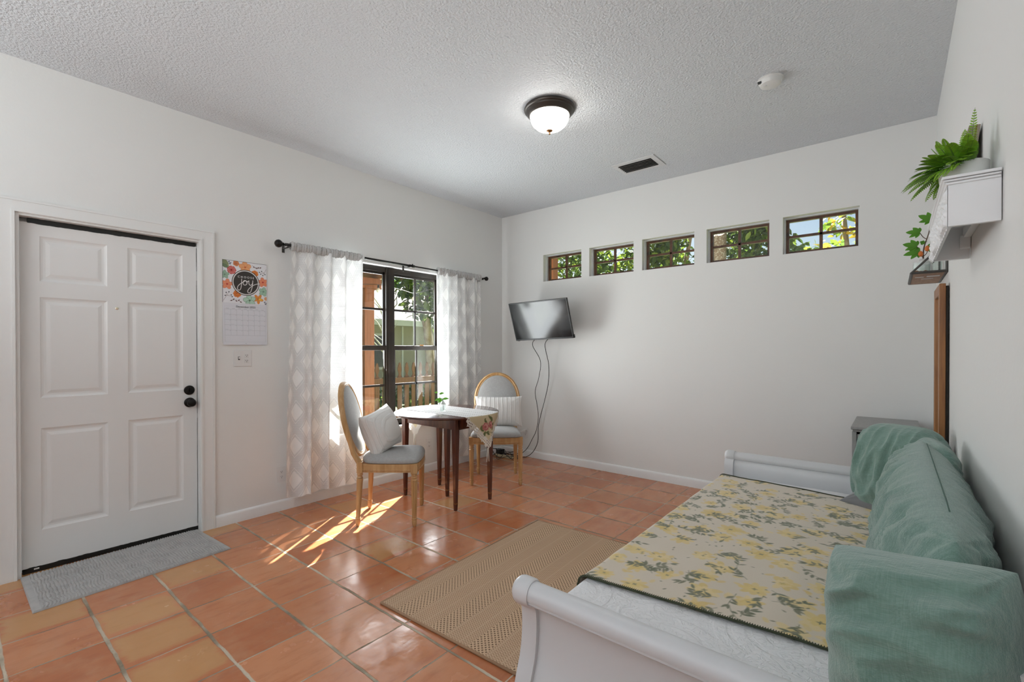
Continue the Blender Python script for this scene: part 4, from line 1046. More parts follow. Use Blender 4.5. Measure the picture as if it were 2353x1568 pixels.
rg_ = thing('area_rug', 'tan woven jute rug beside the daybed', 'rug', (2.21, -2.29, 0), math.radians(2.1))
MB().box(-.455, .455, -.700, .700, .001, .010).build('woven_field', M['rug'], rg_, local=True, bevel=.003)
mb = MB()
for y in (-.703, .703): mb.tube([(-.458, y, .007), (.458, y, .007)], .006, 8)
for x in (-.458, .458): mb.tube([(x, -.703, .007), (x, .703, .007)], .006, 8)
mb.build('binding', mat('rug_binding', (.36, .22, .13), .9, bump=(200, .5, .002, 2)), rg_, local=True, smooth=True)

# ------------------------------------------------------------------ daybed
bed = thing('daybed', 'white sleigh style daybed along the right wall', 'daybed', (3.42, -2.23, 0))
FX, BX = 2.885, 3.955
def arm(y, s):
    """y = plane of the arm, s = outward direction"""
    cl = [(.055, 0), (.055, .06), (.040, .16), (.015, .27), (-.012, .35), (-.022, .43), (-.018, .500), (.000, .530)]
    cl = [(a, b) for a, b in smooth2(cl)]
    post = []; wd = .024
    def offs(w):
        L_, R_ = [], []
        for i, (a, b) in enumerate(cl):
            a0, b0 = cl[max(i - 1, 0)]; a1, b1 = cl[min(i + 1, len(cl) - 1)]
            l = math.hypot(a1 - a0, b1 - b0); nx, nz_ = -(b1 - b0) / l, (a1 - a0) / l
            L_.append((a + nx * w, b + nz_ * w)); R_.append((a - nx * w, b - nz_ * w))
        return L_ + R_[::-1]
    rc, rr_ = (.016, .552), .038
    am = MB()
    am.prism(offs(.013), lambda p, q, d: (d, y + s * p, q), FX + .05, BX)
    am.build('arm_panel', M['bedw'], bed, ang=40)
    for (xa, xb) in ((FX, FX + .055),):
        ps_ = MB(); ps_.prism(offs(.026), lambda p, q, d: (d, y + s * p, q), xa, xb)
        ps_.lathe([(0, xa - .006), (rr_ * .80, xa - .006), (rr_ + .001, xa + .003), (rr_ + .004, xa + .012), (rr_ + .004, xb - .008), (rr_, xb)] + [(0, xb)], (0, y + s * rc[0], rc[1]), 40, axis='x', cap=False)
        ps_.build('post', M['bedw'], bed, ang=40)
    tr_ = MB(); k = 40; prof = []
    for i in range(k):
        a = 2 * PI * i / k; r = rr_ - .003
        deg = math.degrees(a) % 360
        for c0 in (205, 335):
            if abs(deg - c0) < 6: r -= .005
        prof.append((rc[0] + r * math.cos(a), rc[1] + r * math.sin(a)))
    tr_.prism(prof, lambda p, q, d: (d, y + s * p, q), FX + .04, BX - .02)
    tr_.build('top_roll', M['bedw'], bed, ang=30)
def smooth2(p, n=5):
    o = smooth_path([(a, b, 0) for a, b in p], n); return [(v.x, v.y) for v in o]
arm(-3.262, -1); arm(-1.015, 1)
MB().box(FX + .015, FX + .045, -3.27, -1.01, .14, .34).build('front_rail', M['bedw'], bed, bevel=.004)
mb = MB().box(BX - .035, BX, -3.27, -1.01, .12, .70).tube([(BX - .018, -3.25, .71), (BX - .018, -1.03, .71)], .026, 16)
mb.build('back_panel', M['bedw'], bed, ang=40)
MB().box(FX + .045, BX - .035, -3.23, -1.05, .20, .22).build('slat_deck', M['bedw'], bed)
tag(MB().box(FX + .035, BX - .04, -3.19, -1.075, .222, .436).build('mattress', M['matt'], bevel=.03), 'white mattress on the daybed, under the quilt', 'mattress')
# quilt
def drape(a, b, y0, y1, xin, xfront, ztop, zbot, bul=.0):
    """a across (0 = hanging hem in front, 1 = against the back), b along the bed"""
    y = lerp(y0(a), y1(a), b)
    drop = ztop - zbot; across = xin - xfront; tot = drop + across
    s_ = a * tot; r = .028
    if s_ < drop - r: x, z = xfront, zbot + s_
    elif s_ < drop + r:
        th = (s_ - (drop - r)) / (2 * r) * PI / 2; x, z = xfront + r - r * math.cos(th), ztop - r + r * math.sin(th)
    else: x, z = xfront + (s_ - drop), ztop
    return x, y, z
def quilt_fn(a, b):
    x, y, z = drape(a, b, lambda a: -3.205, lambda a: -1.062, BX - .045, FX + .006, .447, .17)
    z += .006 * math.sin(b * PI) ** .5 if z > .44 else 0
    z += .002 * noise.noise(Vector((x * 14, y * 14, 1))) if z > .43 else 0
    e = min(b, 1 - b)
    if z > .43 and e < .02: z -= (.02 - e) * 1.2
    return (x - (.006 * noise.noise(Vector((y * 5, z * 4, 3))) + .004 if z < .42 else 0), y, z)
tag(MB().grid(quilt_fn, 90, 150).build('quilt', M['quilt'], smooth=True, fixn=False), 'white embossed quilt spread over the daybed mattress', 'quilt')
# floral blanket
BLW, BLL = .24 + .86, 1.78
R4 = Ras(BLW, BLL, .0036, (.58, .50, .40))
rg = random.Random(12)
yel = [(.63, .47, .17), (.60, .43, .13), (.66, .51, .24)]; olv = [(.13, .135, .075), (.17, .165, .10), (.105, .115, .06)]
pts = []
def place(rmin, tries=4000):
    for _ in range(tries):
        x, y = rg.uniform(0, BLW), rg.uniform(0, BLL)
        if all(math.hypot(x - a, y - b) > rmin for a, b in pts): return x, y
    return None
for k in range(95):
    q = place(.098)
    if not q: break
    pts.append(q); x, y = q; r_ = rg.uniform(.034, .060); c_ = rg.choice(yel); ph = rg.random() * 6
    for j in range(rg.randint(6, 9)):
        a = ph + j * .8; R4.ell(x + math.cos(a) * r_ * .62, y + math.sin(a) * r_ * .62, a, r_ * rg.uniform(.36, .55), r_ * rg.uniform(.22, .34), rg.choice(yel), .85)
    R4.disc(x, y, r_ * .5, c_, .9, .15, ph); 
    for j in range(4): R4.leaf(x, y, ph + j * 1.6, r_ * .22, r_ * .1, rg.choice(olv))
    for j in range(3): R4.ell(x + rg.uniform(-1.6, 1.6) * r_, y + rg.uniform(-1.6, 1.6) * r_, rg.random() * 3, r_ * .35, r_ * .18, rg.choice(yel), .7)
fl = list(pts)
for k in range(250):
    x, y = rg.uniform(0, BLW), rg.uniform(0, BLL)
    if any(math.hypot(x - a, y - b) < .040 for a, b in fl): continue
    a = rg.random() * 6.28; L_ = rg.uniform(.05, .10); col_ = rg.choice(olv); cx_ = [x]; px_, py_ = x, y
    path = []
    for j in range(5):
        path.append((px_, py_)); px_ += math.cos(a) * L_ / 4; py_ += math.sin(a) * L_ / 4; a += rg.uniform(-.35, .35)
    R4.line(path, .0026, col_)
    for j, (qx, qy) in enumerate(path[1:]):
        for sgn in (-1, 1):
            if rg.random() < .62: R4.leaf(qx, qy, a + sgn * rg.uniform(.5, 1.0), rg.uniform(.022, .042), rg.uniform(.009, .015), rg.choice(olv))
    R4.leaf(path[-1][0], path[-1][1], a, .036, .012, col_)
for k in range(260): R4.leaf(rg.uniform(0, BLW), rg.uniform(0, BLL), rg.random() * 6.28, rg.uniform(.01, .02), .006, rg.choice(olv))
yn = lambda a: lerp(-2.930, -2.850, max(0, (a - .22) / .78)); yf_ = lambda a: lerp(-1.155, -1.262, max(0, (a - .22) / .78))
def blanket_fn(a, b):
    x, y, z = drape(a, b, yn, yf_, FX - .002 + .85, FX - .002, .4605, .22)
    z += .0035 * noise.noise(Vector((x * 7, y * 7, 5))) + .004 * noise.noise(Vector((x * 2.5, y * 2.5, 2)))
    return (x - (.010 * noise.noise(Vector((y * 4, 0, 7))) + .004 if z < .43 else 0), y, z)
bl = thing('floral_blanket', 'cream fleece blanket with yellow flowers and olive leaves across the daybed', 'blanket', (3.3, -2.05, .45))
MB().grid(blanket_fn, R4.nx - 1, R4.ny - 1).build('fleece', M['blanket'], bl, smooth=True, colors=R4.c, fixn=False)
for b in (0, 1):
    mb = MB()
    P_ = [Vector(blanket_fn(i / 160, b)) + Vector((0, 0, .0012)) for i in range(161)]
    mb.tube(P_, .0036, 6)
    for i in range(0, 160):
        q = Vector(blanket_fn(i / 160, b)); q2 = Vector(blanket_fn(i / 160, .0065 if b == 0 else .9935))
        mb.tube([q + Vector((0, 0, .003)), q2 + Vector((0, 0, .002))], .0014, 4)
    so = mb.build('blanket_stitch', M['stitch'], bl, smooth=True); so['label'] = 'dark green stitched edge'

# green pillows
seamm = mat('green_seam_thread', (.075, .135, .11), .9)
G_ = 'sage green pillows'
cushion('bed_pillow', 'large sage green pillow at the near end of the daybed, nearest us', .305, .40, .40,
        frame((3.822, -3.150, .660), (.96, -.20, .14), (.30, .25, 1)), M['green'], 2, n=100, pin=.02, wr=.010, corner=.03, expo=3.4, stretch=(4, 11), rnd=.06, fold=.016, seam=seamm, sides=(3,), group=G_)
cushion('bed_pillow', 'long sage green body pillow leaning on the wall along the daybed', 1.52, .47, .24,
        frame((3.842, -2.37, .672), (.0, -1, .0), (.14, .0, 1)), M['green'], 4, n=110, pin=.02, wr=.008, corner=.0, expo=3.0, stretch=(14, 3), rnd=.08, fold=.014, seam=seamm, sides=(2,), group=G_)
cushion('bed_pillow', 'plump sage green pillow in the far corner of the daybed, against the arm', .45, .47, .27,
        frame((3.788, -1.33, .665), (.74, -.66, .05), (.10, .20, 1)), M['green'], 6, n=80, pin=.0, wr=.010, corner=.0, expo=2.6, stretch=(11, 4), rnd=.24, fold=.010, group=G_)
cushion('bed_pillow', 'dark sage pillow standing between the wall and the body pillow', .42, .42, .15,
        frame((3.880, -1.84, .700), (.15, -.98, .0), (.10, .05, 1)), M['green'], 9, n=56, pin=.0, wr=.008, corner=.0, expo=2.6, stretch=(9, 5), rnd=.2, fold=.005, group=G_)
cushion('small_cushion', 'dark grey velvet cushion peeking from under the far green pillow', .30, .26, .09,
        frame((3.745, -1.30, .500), (.85, -.5, -.05), (.3, .85, .30)), M['greyfab'], 8, n=40, pin=.06, wr=.006, corner=.05)

# ------------------------------------------------------------------ grey cabinet
cb = thing('side_cabinet', 'grey painted side cabinet in the corner beyond the daybed', 'cabinet', (3.72, -.39, 0))
MB().prism([(3.553, -.690), (3.900, -.690), (3.900, -.085), (3.553, -.085)], lambda a, b, d: (a, b, d), .762, .782).prism([(3.562, -.680), (3.892, -.680), (3.892, -.09), (3.562, -.09)], lambda a, b, d: (a, b, d), .748, .762).build('top', M['cab'], cb, bevel=.006)
mb = MB()
for x in (3.572, 3.868):
    for y in (-.665, -.115): mb.box(x - .012, x + .012, y - .012, y + .012, 0, .748)
mb.box(3.566, 3.574, -.66, -.12, .08, .748).box(3.868, 3.876, -.66, -.12, .08, .748).box(3.57, 3.87, -.116, -.106, .08, .748).box(3.57, 3.87, -.66, -.12, .08, .10)
mb.build('carcass', M['cab'], cb, bevel=.002)
d_ = MB().box(3.588, 3.852, -.676, -.660, .11, .56).build('door', M['cab'], cb, bevel=.003)
MB().lathe([(0, 0), (.010, 0), (.013, -.012), (0, -.018)], (3.83, -.676, .40), 16, axis='y', cap=False).build('knob', M['blackmetal'], d_, smooth=True)
dr = MB().box(3.588, 3.852, -.676, -.660, .58, .735).build('drawer', M['cab'], cb, bevel=.003)
MB().lathe([(0, 0), (.010, 0), (.013, -.012), (0, -.018)], (3.72, -.676, .66), 16, axis='y', cap=False).build('knob', M['blackmetal'], dr, smooth=True)

# ------------------------------------------------------------------ white carved shelf
sh = thing('wall_shelf', 'white carved mantel style shelf high on the right wall', 'shelf', (W, -2.26, 1.63))
SY0, SY1 = -2.600, -1.905
XF = 3.886
prof = [(XF - .0, 1.744), (XF - .004, 1.746), (XF - .004, 1.750), (XF - .009, 1.754), (XF - .009, 1.758), (XF - .014, 1.761), (XF - .014, 1.768), (W - .002, 1.768), (W - .002, 1.744)]
mb = MB(); mb.prism(prof, lambda a, b, d: (a, d, b), SY0, SY1)
for yy, sg in ((SY0, -1), (SY1, 1)):
    for (z0, z1, o_s) in ((1.745, 1.7515, .004), (1.753, 1.7585, .008), (1.760, 1.768, .012)): mb.box(XF - .004 - (o_s - .003), W - .003, min(yy, yy + sg * o_s), max(yy, yy + sg * o_s), z0, z1)
mb.build('top_moulding', M['shelfw'], sh, bevel=.0015)
for yy in ((SY0, SY0 + .014), (SY1 - .014, SY1)): MB().box(XF, W - .002, yy[0], yy[1], 1.629, 1.745).build('end_panel', M['shelfw'], sh, bevel=.0015)
def carve(a, b):
    y = lerp(SY0 + .001, SY1 - .001, a); zb = 1.627 - .006 * abs(math.sin(a * PI * 14)); z = lerp(zb, 1.746, b)
    v = abs(math.sin(a * PI * 14 + 2.5 * math.sin(b * 5))) * abs(math.sin(b * PI * 3.2 + a * 6)); v2 = noise.noise(Vector((y * 60, z * 60, 0)))
    return (XF - .001 - .009 * max(0, v + .5 * v2) * (1 if .05 < b < .95 and .006 < a < .994 else 0), y, z)
fb = MB().grid(carve, 380, 40).box(XF + .0005, XF + .010, SY0 + .016, SY1 - .016, 1.634, 1.743)
fb.build('carved_frieze', M['shelfw'], sh, ang=60)
MB().box(W - .022, W - .001, SY0 + .02, SY1 - .014, 1.706, 1.7435).build('wall_cleat', M['shelfw'], sh)
MB().box(3.962, W - .001, SY1 - .040, SY1 - .014, 1.665, 1.715).build('corner_block', M['shelfw'], sh, bevel=.004)
# fern
fp = thing('potted_fern', 'green fern in a low white pot on the carved shelf', 'potted plant', (3.930, -2.44, 1.768))
MB().lathe([(0, 0), (.044, 0), (.050, .004), (.055, .030), (.057, .068), (.055, .070), (.052, .066), (.050, .055), (0, .055)], (3.930, -2.44, 1.769), 48, cap=False).build('pot', M['potw'], fp, ang=50)
MB().lathe([(0, .056), (.049, .056)], (3.930, -2.44, 1.769), 24, cap=False).build('soil', mat('potting_moss', (.05, .07, .02), .9), fp)
def frond(base, dir_, rise, length, droop, wd, seed):
    rg = random.Random(seed); d = Vector(dir_).normalized(); mb = MB(); cols = []
    P = []
    n = 24
    for i in range(n + 1):
        t = i / n; P.append(Vector(base) + d * length * t * (1 - .15 * t) + Z * (rise * t - droop * t * t))
    s = d.cross(Z).normalized()
    mb.tube([tuple(q) for q in P], [.0012 * (1 - .7 * i / n) for i in range(n + 1)], 4)
    cols += [(.10, .22, .03, 1)] * len(mb.v)
    for i in range(2, n + 1):
        t = i / n; tan = (P[i] - P[i - 1]).normalized(); lw = wd * math.sin(PI * min(1, .18 + .82 * t)) ** .7 * (1 - .25 * t) + .003
        up = s.cross(tan)
        g = rg.uniform(.75, 1.25)
        for sg in (-1, 1):
            dd = (s * sg * .9 + tan * .55 + up * .15).normalized(); k0 = len(mb.v)
            leaf_patch(mb, P[i - 1], dd, up, lw, wd * .20 + .0012, .25, 3, .25)
            cols += [(.11 * g + .12 * t, .33 * g + .08 * t, .018 + .01 * t, 1)] * (len(mb.v) - k0)
    return mb.build('frond', M['fernleaf'], fp, smooth=True, colors=cols, fixn=False)
rg = random.Random(21)
spec = [((.25, -.9), .125, .05, -.03, .014), ((.12, .8), .14, .03, .0, .020)]
for k in range(64):
    a = rg.uniform(.45 * PI, 1.55 * PI); el = rg.random()
    spec.append(((math.cos(a), math.sin(a)), lerp(.015, .125, el), lerp(.150, .06, el) * (1 if abs(math.sin(a)) < .7 else .85), lerp(.070, .030, el), rg.uniform(.014, .021)))
for k, (d_, ri, ln, dr_, wd_) in enumerate(spec):
    frond((3.930 + d_[0] * .026, -2.44 + d_[1] * .03, 1.824), (d_[0], d_[1], 0), ri, ln, dr_, wd_, k)
# box sign behind the fern
sg_ = thing('box_sign', 'weathered wooden box sign leaning on the wall behind the fern', 'sign', (3.96, -2.13, 1.768))
Ms = frame((3.957, -2.13, 1.768 + .131), (0, 1, 0), (.105, 0, 1))
MB().obox(Ms @ Matrix.Translation((0, 0, .004)), .18, .262, .028).build('box', M['signwood'], sg_, bevel=.001)
MB().obox(Ms @ Matrix.Translation((0, 0, .0085)), .1815, .2625, .004).build('brown_band', M['signbrown'], sg_)
MB().obox(Ms @ Matrix.Translation((-.06, .10, -.013)), .012, .016, .008).build('hanger', M['blackmetal'], sg_)

# ------------------------------------------------------------------ small wire shelf with fig cutting
ws = thing('wire_shelf', 'small brown plank shelf in a grey metal frame, low on the right wall', 'shelf', (W, -.68, 1.70))
QY0, QY1, QX0, QX1, QZ = -.960, -.410, 3.843, 3.985, 1.700
MB().box(QX0 + .006, QX1, QY0 + .006, QY1 - .006, QZ, QZ + .012).build('plank', M['plank'], ws)
mb = MB()
for (a, b) in (((QX0, QY0), (QX1, QY0)), ((QX1, QY0), (QX1, QY1)), ((QX1, QY1), (QX0, QY1)), ((QX0, QY1), (QX0, QY0))):
    mb.tube([(a[0], a[1], QZ + .006), (b[0], b[1], QZ + .006)], .008, 6)
for y in (QY0, QY1):
    mb.tube([(QX0, y, QZ + .008), (QX1 + .002, y, QZ + .165)], .0055, 8)
    mb.tube([(QX1 + .002, y, QZ), (QX1 + .002, y, QZ + .17)], .0055, 8)
mb.build('metal_frame', M['iron'], ws, ang=40)
for (x0, x1, y0, y1) in ((3.862, 3.900, -.80, -.77), (3.912, 3.968, -.83, -.78), (3.892, 3.945, -.70, -.68)): MB().box(x0, x1, y0, y1, QZ - .0008, QZ).build('sticker', M['sticker'], ws)
jr = thing('glass_jar', 'frosted round jar holding the fig branch on the plank shelf', 'jar', (3.900, -.66, QZ + .012))
MB().lathe([(0, 0), (.030, 0), (.036, .010), (.040, .050), (.036, .078), (.022, .098), (.019, .110), (.016, .110), (.018, .096), (.030, .076), (.034, .05), (0, .012)], (3.905, -.66, QZ + .0125), 32, cap=False).build('body', M['frost'], jr, smooth=True)
tr_ = thing('glass_box', 'clear glass box with brown bits on the plank shelf', 'terrarium', (3.885, -.82, QZ + .012))
mb = MB(); a, b, c, d, z0, z1 = 3.852, 3.925, -.885, -.760, QZ + .0125, QZ + .075
for q in ((a, a + .002, c, d), (b - .002, b, c, d), (a, b, c, c + .002), (a, b, d - .002, d)): mb.box(*q, z0, z1)
mb.box(a, b, c, d, z0, z0 + .002).build('glass_wall', M['clear'], tr_)
mb = MB()
for (x, y) in ((3.868, -.86), (3.885, -.83), (3.905, -.845), (3.89, -.80), (3.91, -.79)): mb.lathe([(0, 0), (.012, .003), (.010, .014), (0, .018)], (x, y, z0 + .002), 10, cap=False)
mb.build('brown_bits', mat('dried_seed_pods', (.30, .12, .06), .7), tr_, smooth=True)
gt = thing('glass_tumbler', 'clear glass tumbler on the plank shelf next to the wall', 'glass', (3.957, -.80, QZ + .012))
MB().lathe([(0, 0), (.020, 0), (.024, .075), (.0225, .075), (.0185, .004), (0, .004)], (3.957, -.80, QZ + .0125), 28, cap=False).build('body', M['clear'], gt, smooth=True)
fg = thing('fig_branch', 'green fig branch with orange figs standing in the frosted jar', 'plant', (3.905, -.66, QZ + .02))
bp = [(3.905, -.66, QZ + .025), (3.902, -.66, QZ + .12), (3.905, -.662, QZ + .19), (3.925, -.66, QZ + .27), (3.938, -.655, QZ + .35)]
MB().tube(smooth_path(bp, 5), [.0045 - .00013 * i for i in range(21)], 8).build('stem', M['twig'], fg, smooth=True)
mb = MB()
for p_, q_ in (((3.903, -.66, QZ + .15), (3.872, -.68, QZ + .20)), ((3.903, -.66, QZ + .13), (3.885, -.69, QZ + .165)), ((3.918, -.66, QZ + .24), (3.885, -.68, QZ + .28)), ((3.904, -.66, QZ + .14), (3.925, -.70, QZ + .175)), ((3.93, -.66, QZ + .30), (3.935, -.69, QZ + .345))):
    mb.tube(smooth_path([p_, tuple((Vector(p_) + Vector(q_)) / 2 + Vector((0, 0, -.008))), q_], 4), .002, 6)
mb.build('twig', M['twig'], fg, smooth=True)
cam_r = Vector((.772, .636, 0))
def figleaf(p, d, size):
    d = Vector(d).normalized(); mb = MB(); nrm = Vector((-.25, -.85, .35))
    for an, ln, wd in ((0, 1, .46), (.65, .80, .36), (-.65, .80, .36), (1.25, .55, .30), (-1.25, .55, .30)):
        s = d.cross(nrm).normalized(); dd = d * math.cos(an) + s * math.sin(an)
        leaf_patch(mb, p, dd, nrm, size * ln, size * wd, .12, 6, .12)
    return mb.build('leaf', M['figleaf'], fg, smooth=True, fixn=False)
figleaf((3.872, -.68, QZ + .20), (-.75, .1, .30), .070); figleaf((3.885, -.69, QZ + .165), (-.95, -.1, -.12), .075); figleaf((3.885, -.68, QZ + .28), (-.85, .1, .22), .066)
figleaf((3.925, -.70, QZ + .175), (.5, -.2, .22), .062); figleaf((3.935, -.69, QZ + .345), (-.5, 0, .35), .068); figleaf((3.89, -.66, QZ + .22), (.6, 0, .15), .03)
for (x, z) in ((3.889, .150), (3.918, .178)):
    MB().lathe([(0, -.018), (.008, -.015), (.013, -.004), (.010, .008), (.004, .016), (0, .018)], (x, -.70, QZ + z), 16, cap=False).build('fruit', M['fig'], fg, smooth=True)

# ------------------------------------------------------------------ framed mirror on the right wall
mr = thing('framed_mirror', 'tall wood framed mirror on the right wall below the plank shelf', 'mirror', (W, -.86, 1.1))
MY0, MY1, MZ0, MZ1, MX = -1.062, -.640, .46, 1.628, 3.952
mb = MB()
for a, b, c, d in ((MY0, MY0 + .055, MZ0, MZ1), (MY1 - .055, MY1, MZ0, MZ1), (MY0 + .055, MY1 - .055, MZ1 - .055, MZ1), (MY0 + .055, MY1 - .055, MZ0, MZ0 + .055)): mb.box(MX, MX + .026, a, b, c, d)
mb.build('frame', M['mframe'], mr, bevel=.003)
MB().box(MX + .010, MX + .016, MY0 + .05, MY1 - .05, MZ0 + .05, MZ1 - .05).build('mirror_glass', M['mirror'], mr)
MB().box(MX + .026, W - .003, MY0 + .012, MY1 - .012, MZ0 + .012, MZ1 - .012).build('backing', M['mdark'], mr)

# ------------------------------------------------------------------ outside
struct(MB().box(-.8, W + .8, .165, 1.05, 2.74, 2.86).build('sun_block_eave', M['cedarceil']), 'unseen eave added above the high windows to block the sun', 'eave')  # added out of view to keep sun off the daybed
gr = MB().box(-26, 22, -16, 30, -.32, -.22)
struct(gr.build('ground', M['grass']), 'grassy yard outside', 'ground')
pp = tag(MB().box(-1.825, -1.675, -.855, -.705, -.22, 2.10).build('porch_post', M['cedar'], bevel=.006), 'square cedar porch post outside the big window', 'post')
pc = thing('porch_roof', 'cedar porch roof over the outside of the big window', 'porch roof', (-1.2, -2.5, 2.1))
MB().box(-1.84, -1.66, -6.2, -.60, 2.10, 2.24).build('beam', M['cedar'], pc, bevel=.004)
MB().box(-2.15, -.145, -6.2, -.60, 2.30, 2.34).build('ceiling_boards', M['cedarceil'], pc)
for k in range(8):
    y = -.64 - k * .6; MB().box(-2.15, -.145, y - .02, y + .02, 2.24, 2.30).build('joist', M['cedarceil'], pc)
po = tag(MB().box(-.40, -.262, 1.50, 1.64, -.22, 3.3).build('porch_post', M['cedar'], bevel=.006), 'cedar post seen through the first high window', 'post')
pf = thing('picket_fence', 'brown wooden picket fence outside the window', 'fence', (-2.85, .6, -.22))
for k in range(30):
    y = -2.6 + k * .152
    prof = [(-.044, -.20), (.044, -.20), (.044, .80), (.020, .83), (.018, .86), (.036, .91), (.038, .95), (.018, 1.03), (0, 1.05), (-.018, 1.03), (-.038, .95), (-.036, .91), (-.018, .86), (-.020, .83), (-.044, .80)]
    MB().prism(prof, lambda a, b, d: (d, y + a, b), -2.86, -2.842).build('picket', M['picket'], pf)
for z in (.10, .70): MB().box(-2.842, -2.80, -2.7, 2.0, z, z + .09).build('rail', M['picket'], pf)
hs = thing('neighbor_house', 'cream house with brown shingle roof beyond the fence', 'house', (-9.5, 5, -.22))
MB().box(-14, -9.0, -2, 12, -.22, 2.05).build('wall', M['hwall'], hs)
mb = MB().prism([(-8.4, 2.05), (-8.4, 2.20), (-11.5, 3.75), (-14.6, 2.20), (-14.6, 2.05)], lambda a, b, d: (a, d, b), -2.5, 12.5); mb.build('roof', M['hroof'], hs)
MB().box(-8.42, -8.36, -2.5, 12.5, 2.02, 2.20).build('fascia', M['alu'], hs)
for y in (3.70, 7.5):
    f_ = MB().box(-9.02, -8.96, y - .05, y + .95, .62, 1.78).build('window', M['alu'], hs)
    MB().box(-8.97, -8.95, y + .04, y + .86, .70, 1.70).build('pane', M['hdark'], f_)
MB().box(-9.0, -8.97, 5.3, 5.36, -.2, 2.03).build('downspout', M['alu'], hs)

def foliage(parent, n, sampler, size, cols, seed, name='foliage'):
    rg = random.Random(seed); mb = MB(); cl = []
    for _ in range(n):
        p = Vector(sampler(rg)); d = Vector((rg.gauss(0, 1), rg.gauss(0, 1), rg.gauss(-.4, .7))).normalized(); up = Vector((rg.gauss(0, .6), rg.gauss(0, .6), 1)).normalized()
        if abs(d.dot(up)) > .95: continue
        s_ = size * rg.uniform(.6, 1.3); k0 = len(mb.v)
        leaf_patch(mb, p, d, up, s_, s_ * .48, .2, 3, .2)
        c = rg.choice(cols); g = rg.uniform(.7, 1.25); cl += [(c[0] * g, c[1] * g, c[2] * g, 1)] * (len(mb.v) - k0)
    return mb.build(name, M['outleaf'], parent, smooth=True, colors=cl, fixn=False)
def blob(centers):
    def f(rg):
        c = rg.choice(centers); r = c[3]
        while True:
            x, y, z = rg.uniform(-1, 1), rg.uniform(-1, 1), rg.uniform(-1, 1)
            if .2 < x * x + y * y + z * z < 1: return (c[0] + x * r, c[1] + y * r, c[2] + z * r * .8)
    return f
GR = [(.045, .085, .02), (.06, .115, .02), (.035, .07, .022), (.10, .16, .028), (.13, .19, .035)]
# tree beyond the big window
t1 = thing('broadleaf_tree', 'big leafed tree beyond the fence, seen through the big window', 'tree', (-6.2, 3.9, -.22))
MB().tube(smooth_path([(-6.6, 4.6, -.22), (-6.5, 4.4, 1.0), (-6.1, 3.9, 2.1), (-5.7, 3.1, 2.75), (-5.4, 2.6, 3.0)], 5), [.15 - .004 * i for i in range(21)], 10).tube(smooth_path([(-6.1, 3.9, 2.1), (-5.8, 3.7, 2.6), (-5.5, 3.4, 3.3)], 5), .05, 8).build('trunk', M['bark'], t1, smooth=True)
foliage(t1, 2600, blob([(-5.2, 2.5, 3.05, .7), (-5.6, 3.6, 3.3, .9), (-5.4, 3.4, 2.55, .65), (-6.0, 4.4, 3.2, 1.0), (-5.0, 1.9, 3.3, .6), (-5.4, 3.0, 3.9, .9), (-5.8, 4.6, 2.3, .7)]), .20, GR, 31)
t1b = thing('bare_shrub', 'pale bare branched shrub in front of the neighboring house', 'shrub', (-6.0, 2.6, -.22))
mb = MB().tube(smooth_path([(-6.0, 2.45, -.22), (-6.0, 2.5, .8), (-6.0, 2.6, 1.5), (-6.0, 2.5, 2.1), (-6.0, 2.7, 2.6)], 4), .035, 8)
rg = random.Random(4)
for k in range(14):
    z0 = rg.uniform(.9, 2.3); a = rg.uniform(-1, 1); mb.tube([(-6.0, 2.55, z0), (-6.0 + rg.uniform(-.2, .2), 2.55 + a * .4, z0 + .35), (-6.0 + rg.uniform(-.3, .3), 2.55 + a * .75, z0 + .6)], [.022, .014, .006], 6)
mb.build('branches', M['whitebark'], t1b, smooth=True)
t1c = thing('garden_bush', 'low leafy green bush behind the picket fence', 'bush', (-4.6, 1.6, -.22))
MB().tube([(-4.6, 1.6, -.22), (-4.6, 1.6, .3)], .05, 8).build('stem', M['bark'], t1c)
foliage(t1c, 500, blob([(-4.6, 1.6, .25, .45), (-4.8, 2.4, .2, .4)]), .12, GR, 33)
# trees beyond the back wall
GB = [(.07, .125, .02), (.10, .17, .02), (.16, .24, .03), (.045, .085, .02), (.21, .29, .035)]
t2 = thing('leafy_tree', 'dense leafy tree seen through the first three high windows', 'tree', (.3, 4.6, -.22))
MB().tube([(.4, 5.2, -.22), (.3, 5.1, 1.6), (.1, 5.0, 3.2), (.0, 4.9, 4.4)], [.16, .13, .10, .05], 10).tube([(.3, 5.1, 1.8), (.6, 4.8, 2.9), (.8, 4.6, 3.6)], [.07, .05, .03], 8).build('trunk', M['bark'], t2, smooth=True)
foliage(t2, 4200, blob([(-1.5, 4.6, 2.9, .8), (-.6, 4.4, 3.3, .8), (.1, 4.6, 2.9, .75), (.30, 4.2, 3.3, .55), (-.2, 4.5, 2.3, .7), (.2, 4.4, 3.9, .6), (-1.9, 4.9, 3.6, .8)]), .155, GB, 41)
t3 = thing('spotted_tree', 'tree with a thick speckled trunk seen through the fourth high window', 'tree', (1.45, 4.0, -.22))
MB().tube([(1.42, 4.0, -.22), (1.42, 4.0, 1.6), (1.45, 4.0, 3.0), (1.5, 4.0, 4.2)], [.14, .13, .12, .10], 12).build('trunk', mat('speckled_bark', (.26, .18, .12), .9, var=(40, (.50, .44, .36), .52, .60)), t3, smooth=True)
foliage(t3, 1700, blob([(2.0, 4.4, 3.0, .55), (2.35, 4.2, 2.7, .5), (1.6, 4.5, 3.2, .45), (1.9, 4.5, 3.7, .6), (2.1, 4.0, 3.35, .4)]), .155, GB, 43)
t4 = thing('thin_tree', 'thin yellowing tree against the sky in the farthest high window', 'tree', (3.2, 4.6, -.22))
MB().tube([(3.25, 4.6, -.22), (3.25, 4.6, 2.0), (3.15, 4.5, 3.4)], [.06, .05, .03], 8).build('trunk', M['bark'], t4, smooth=True)
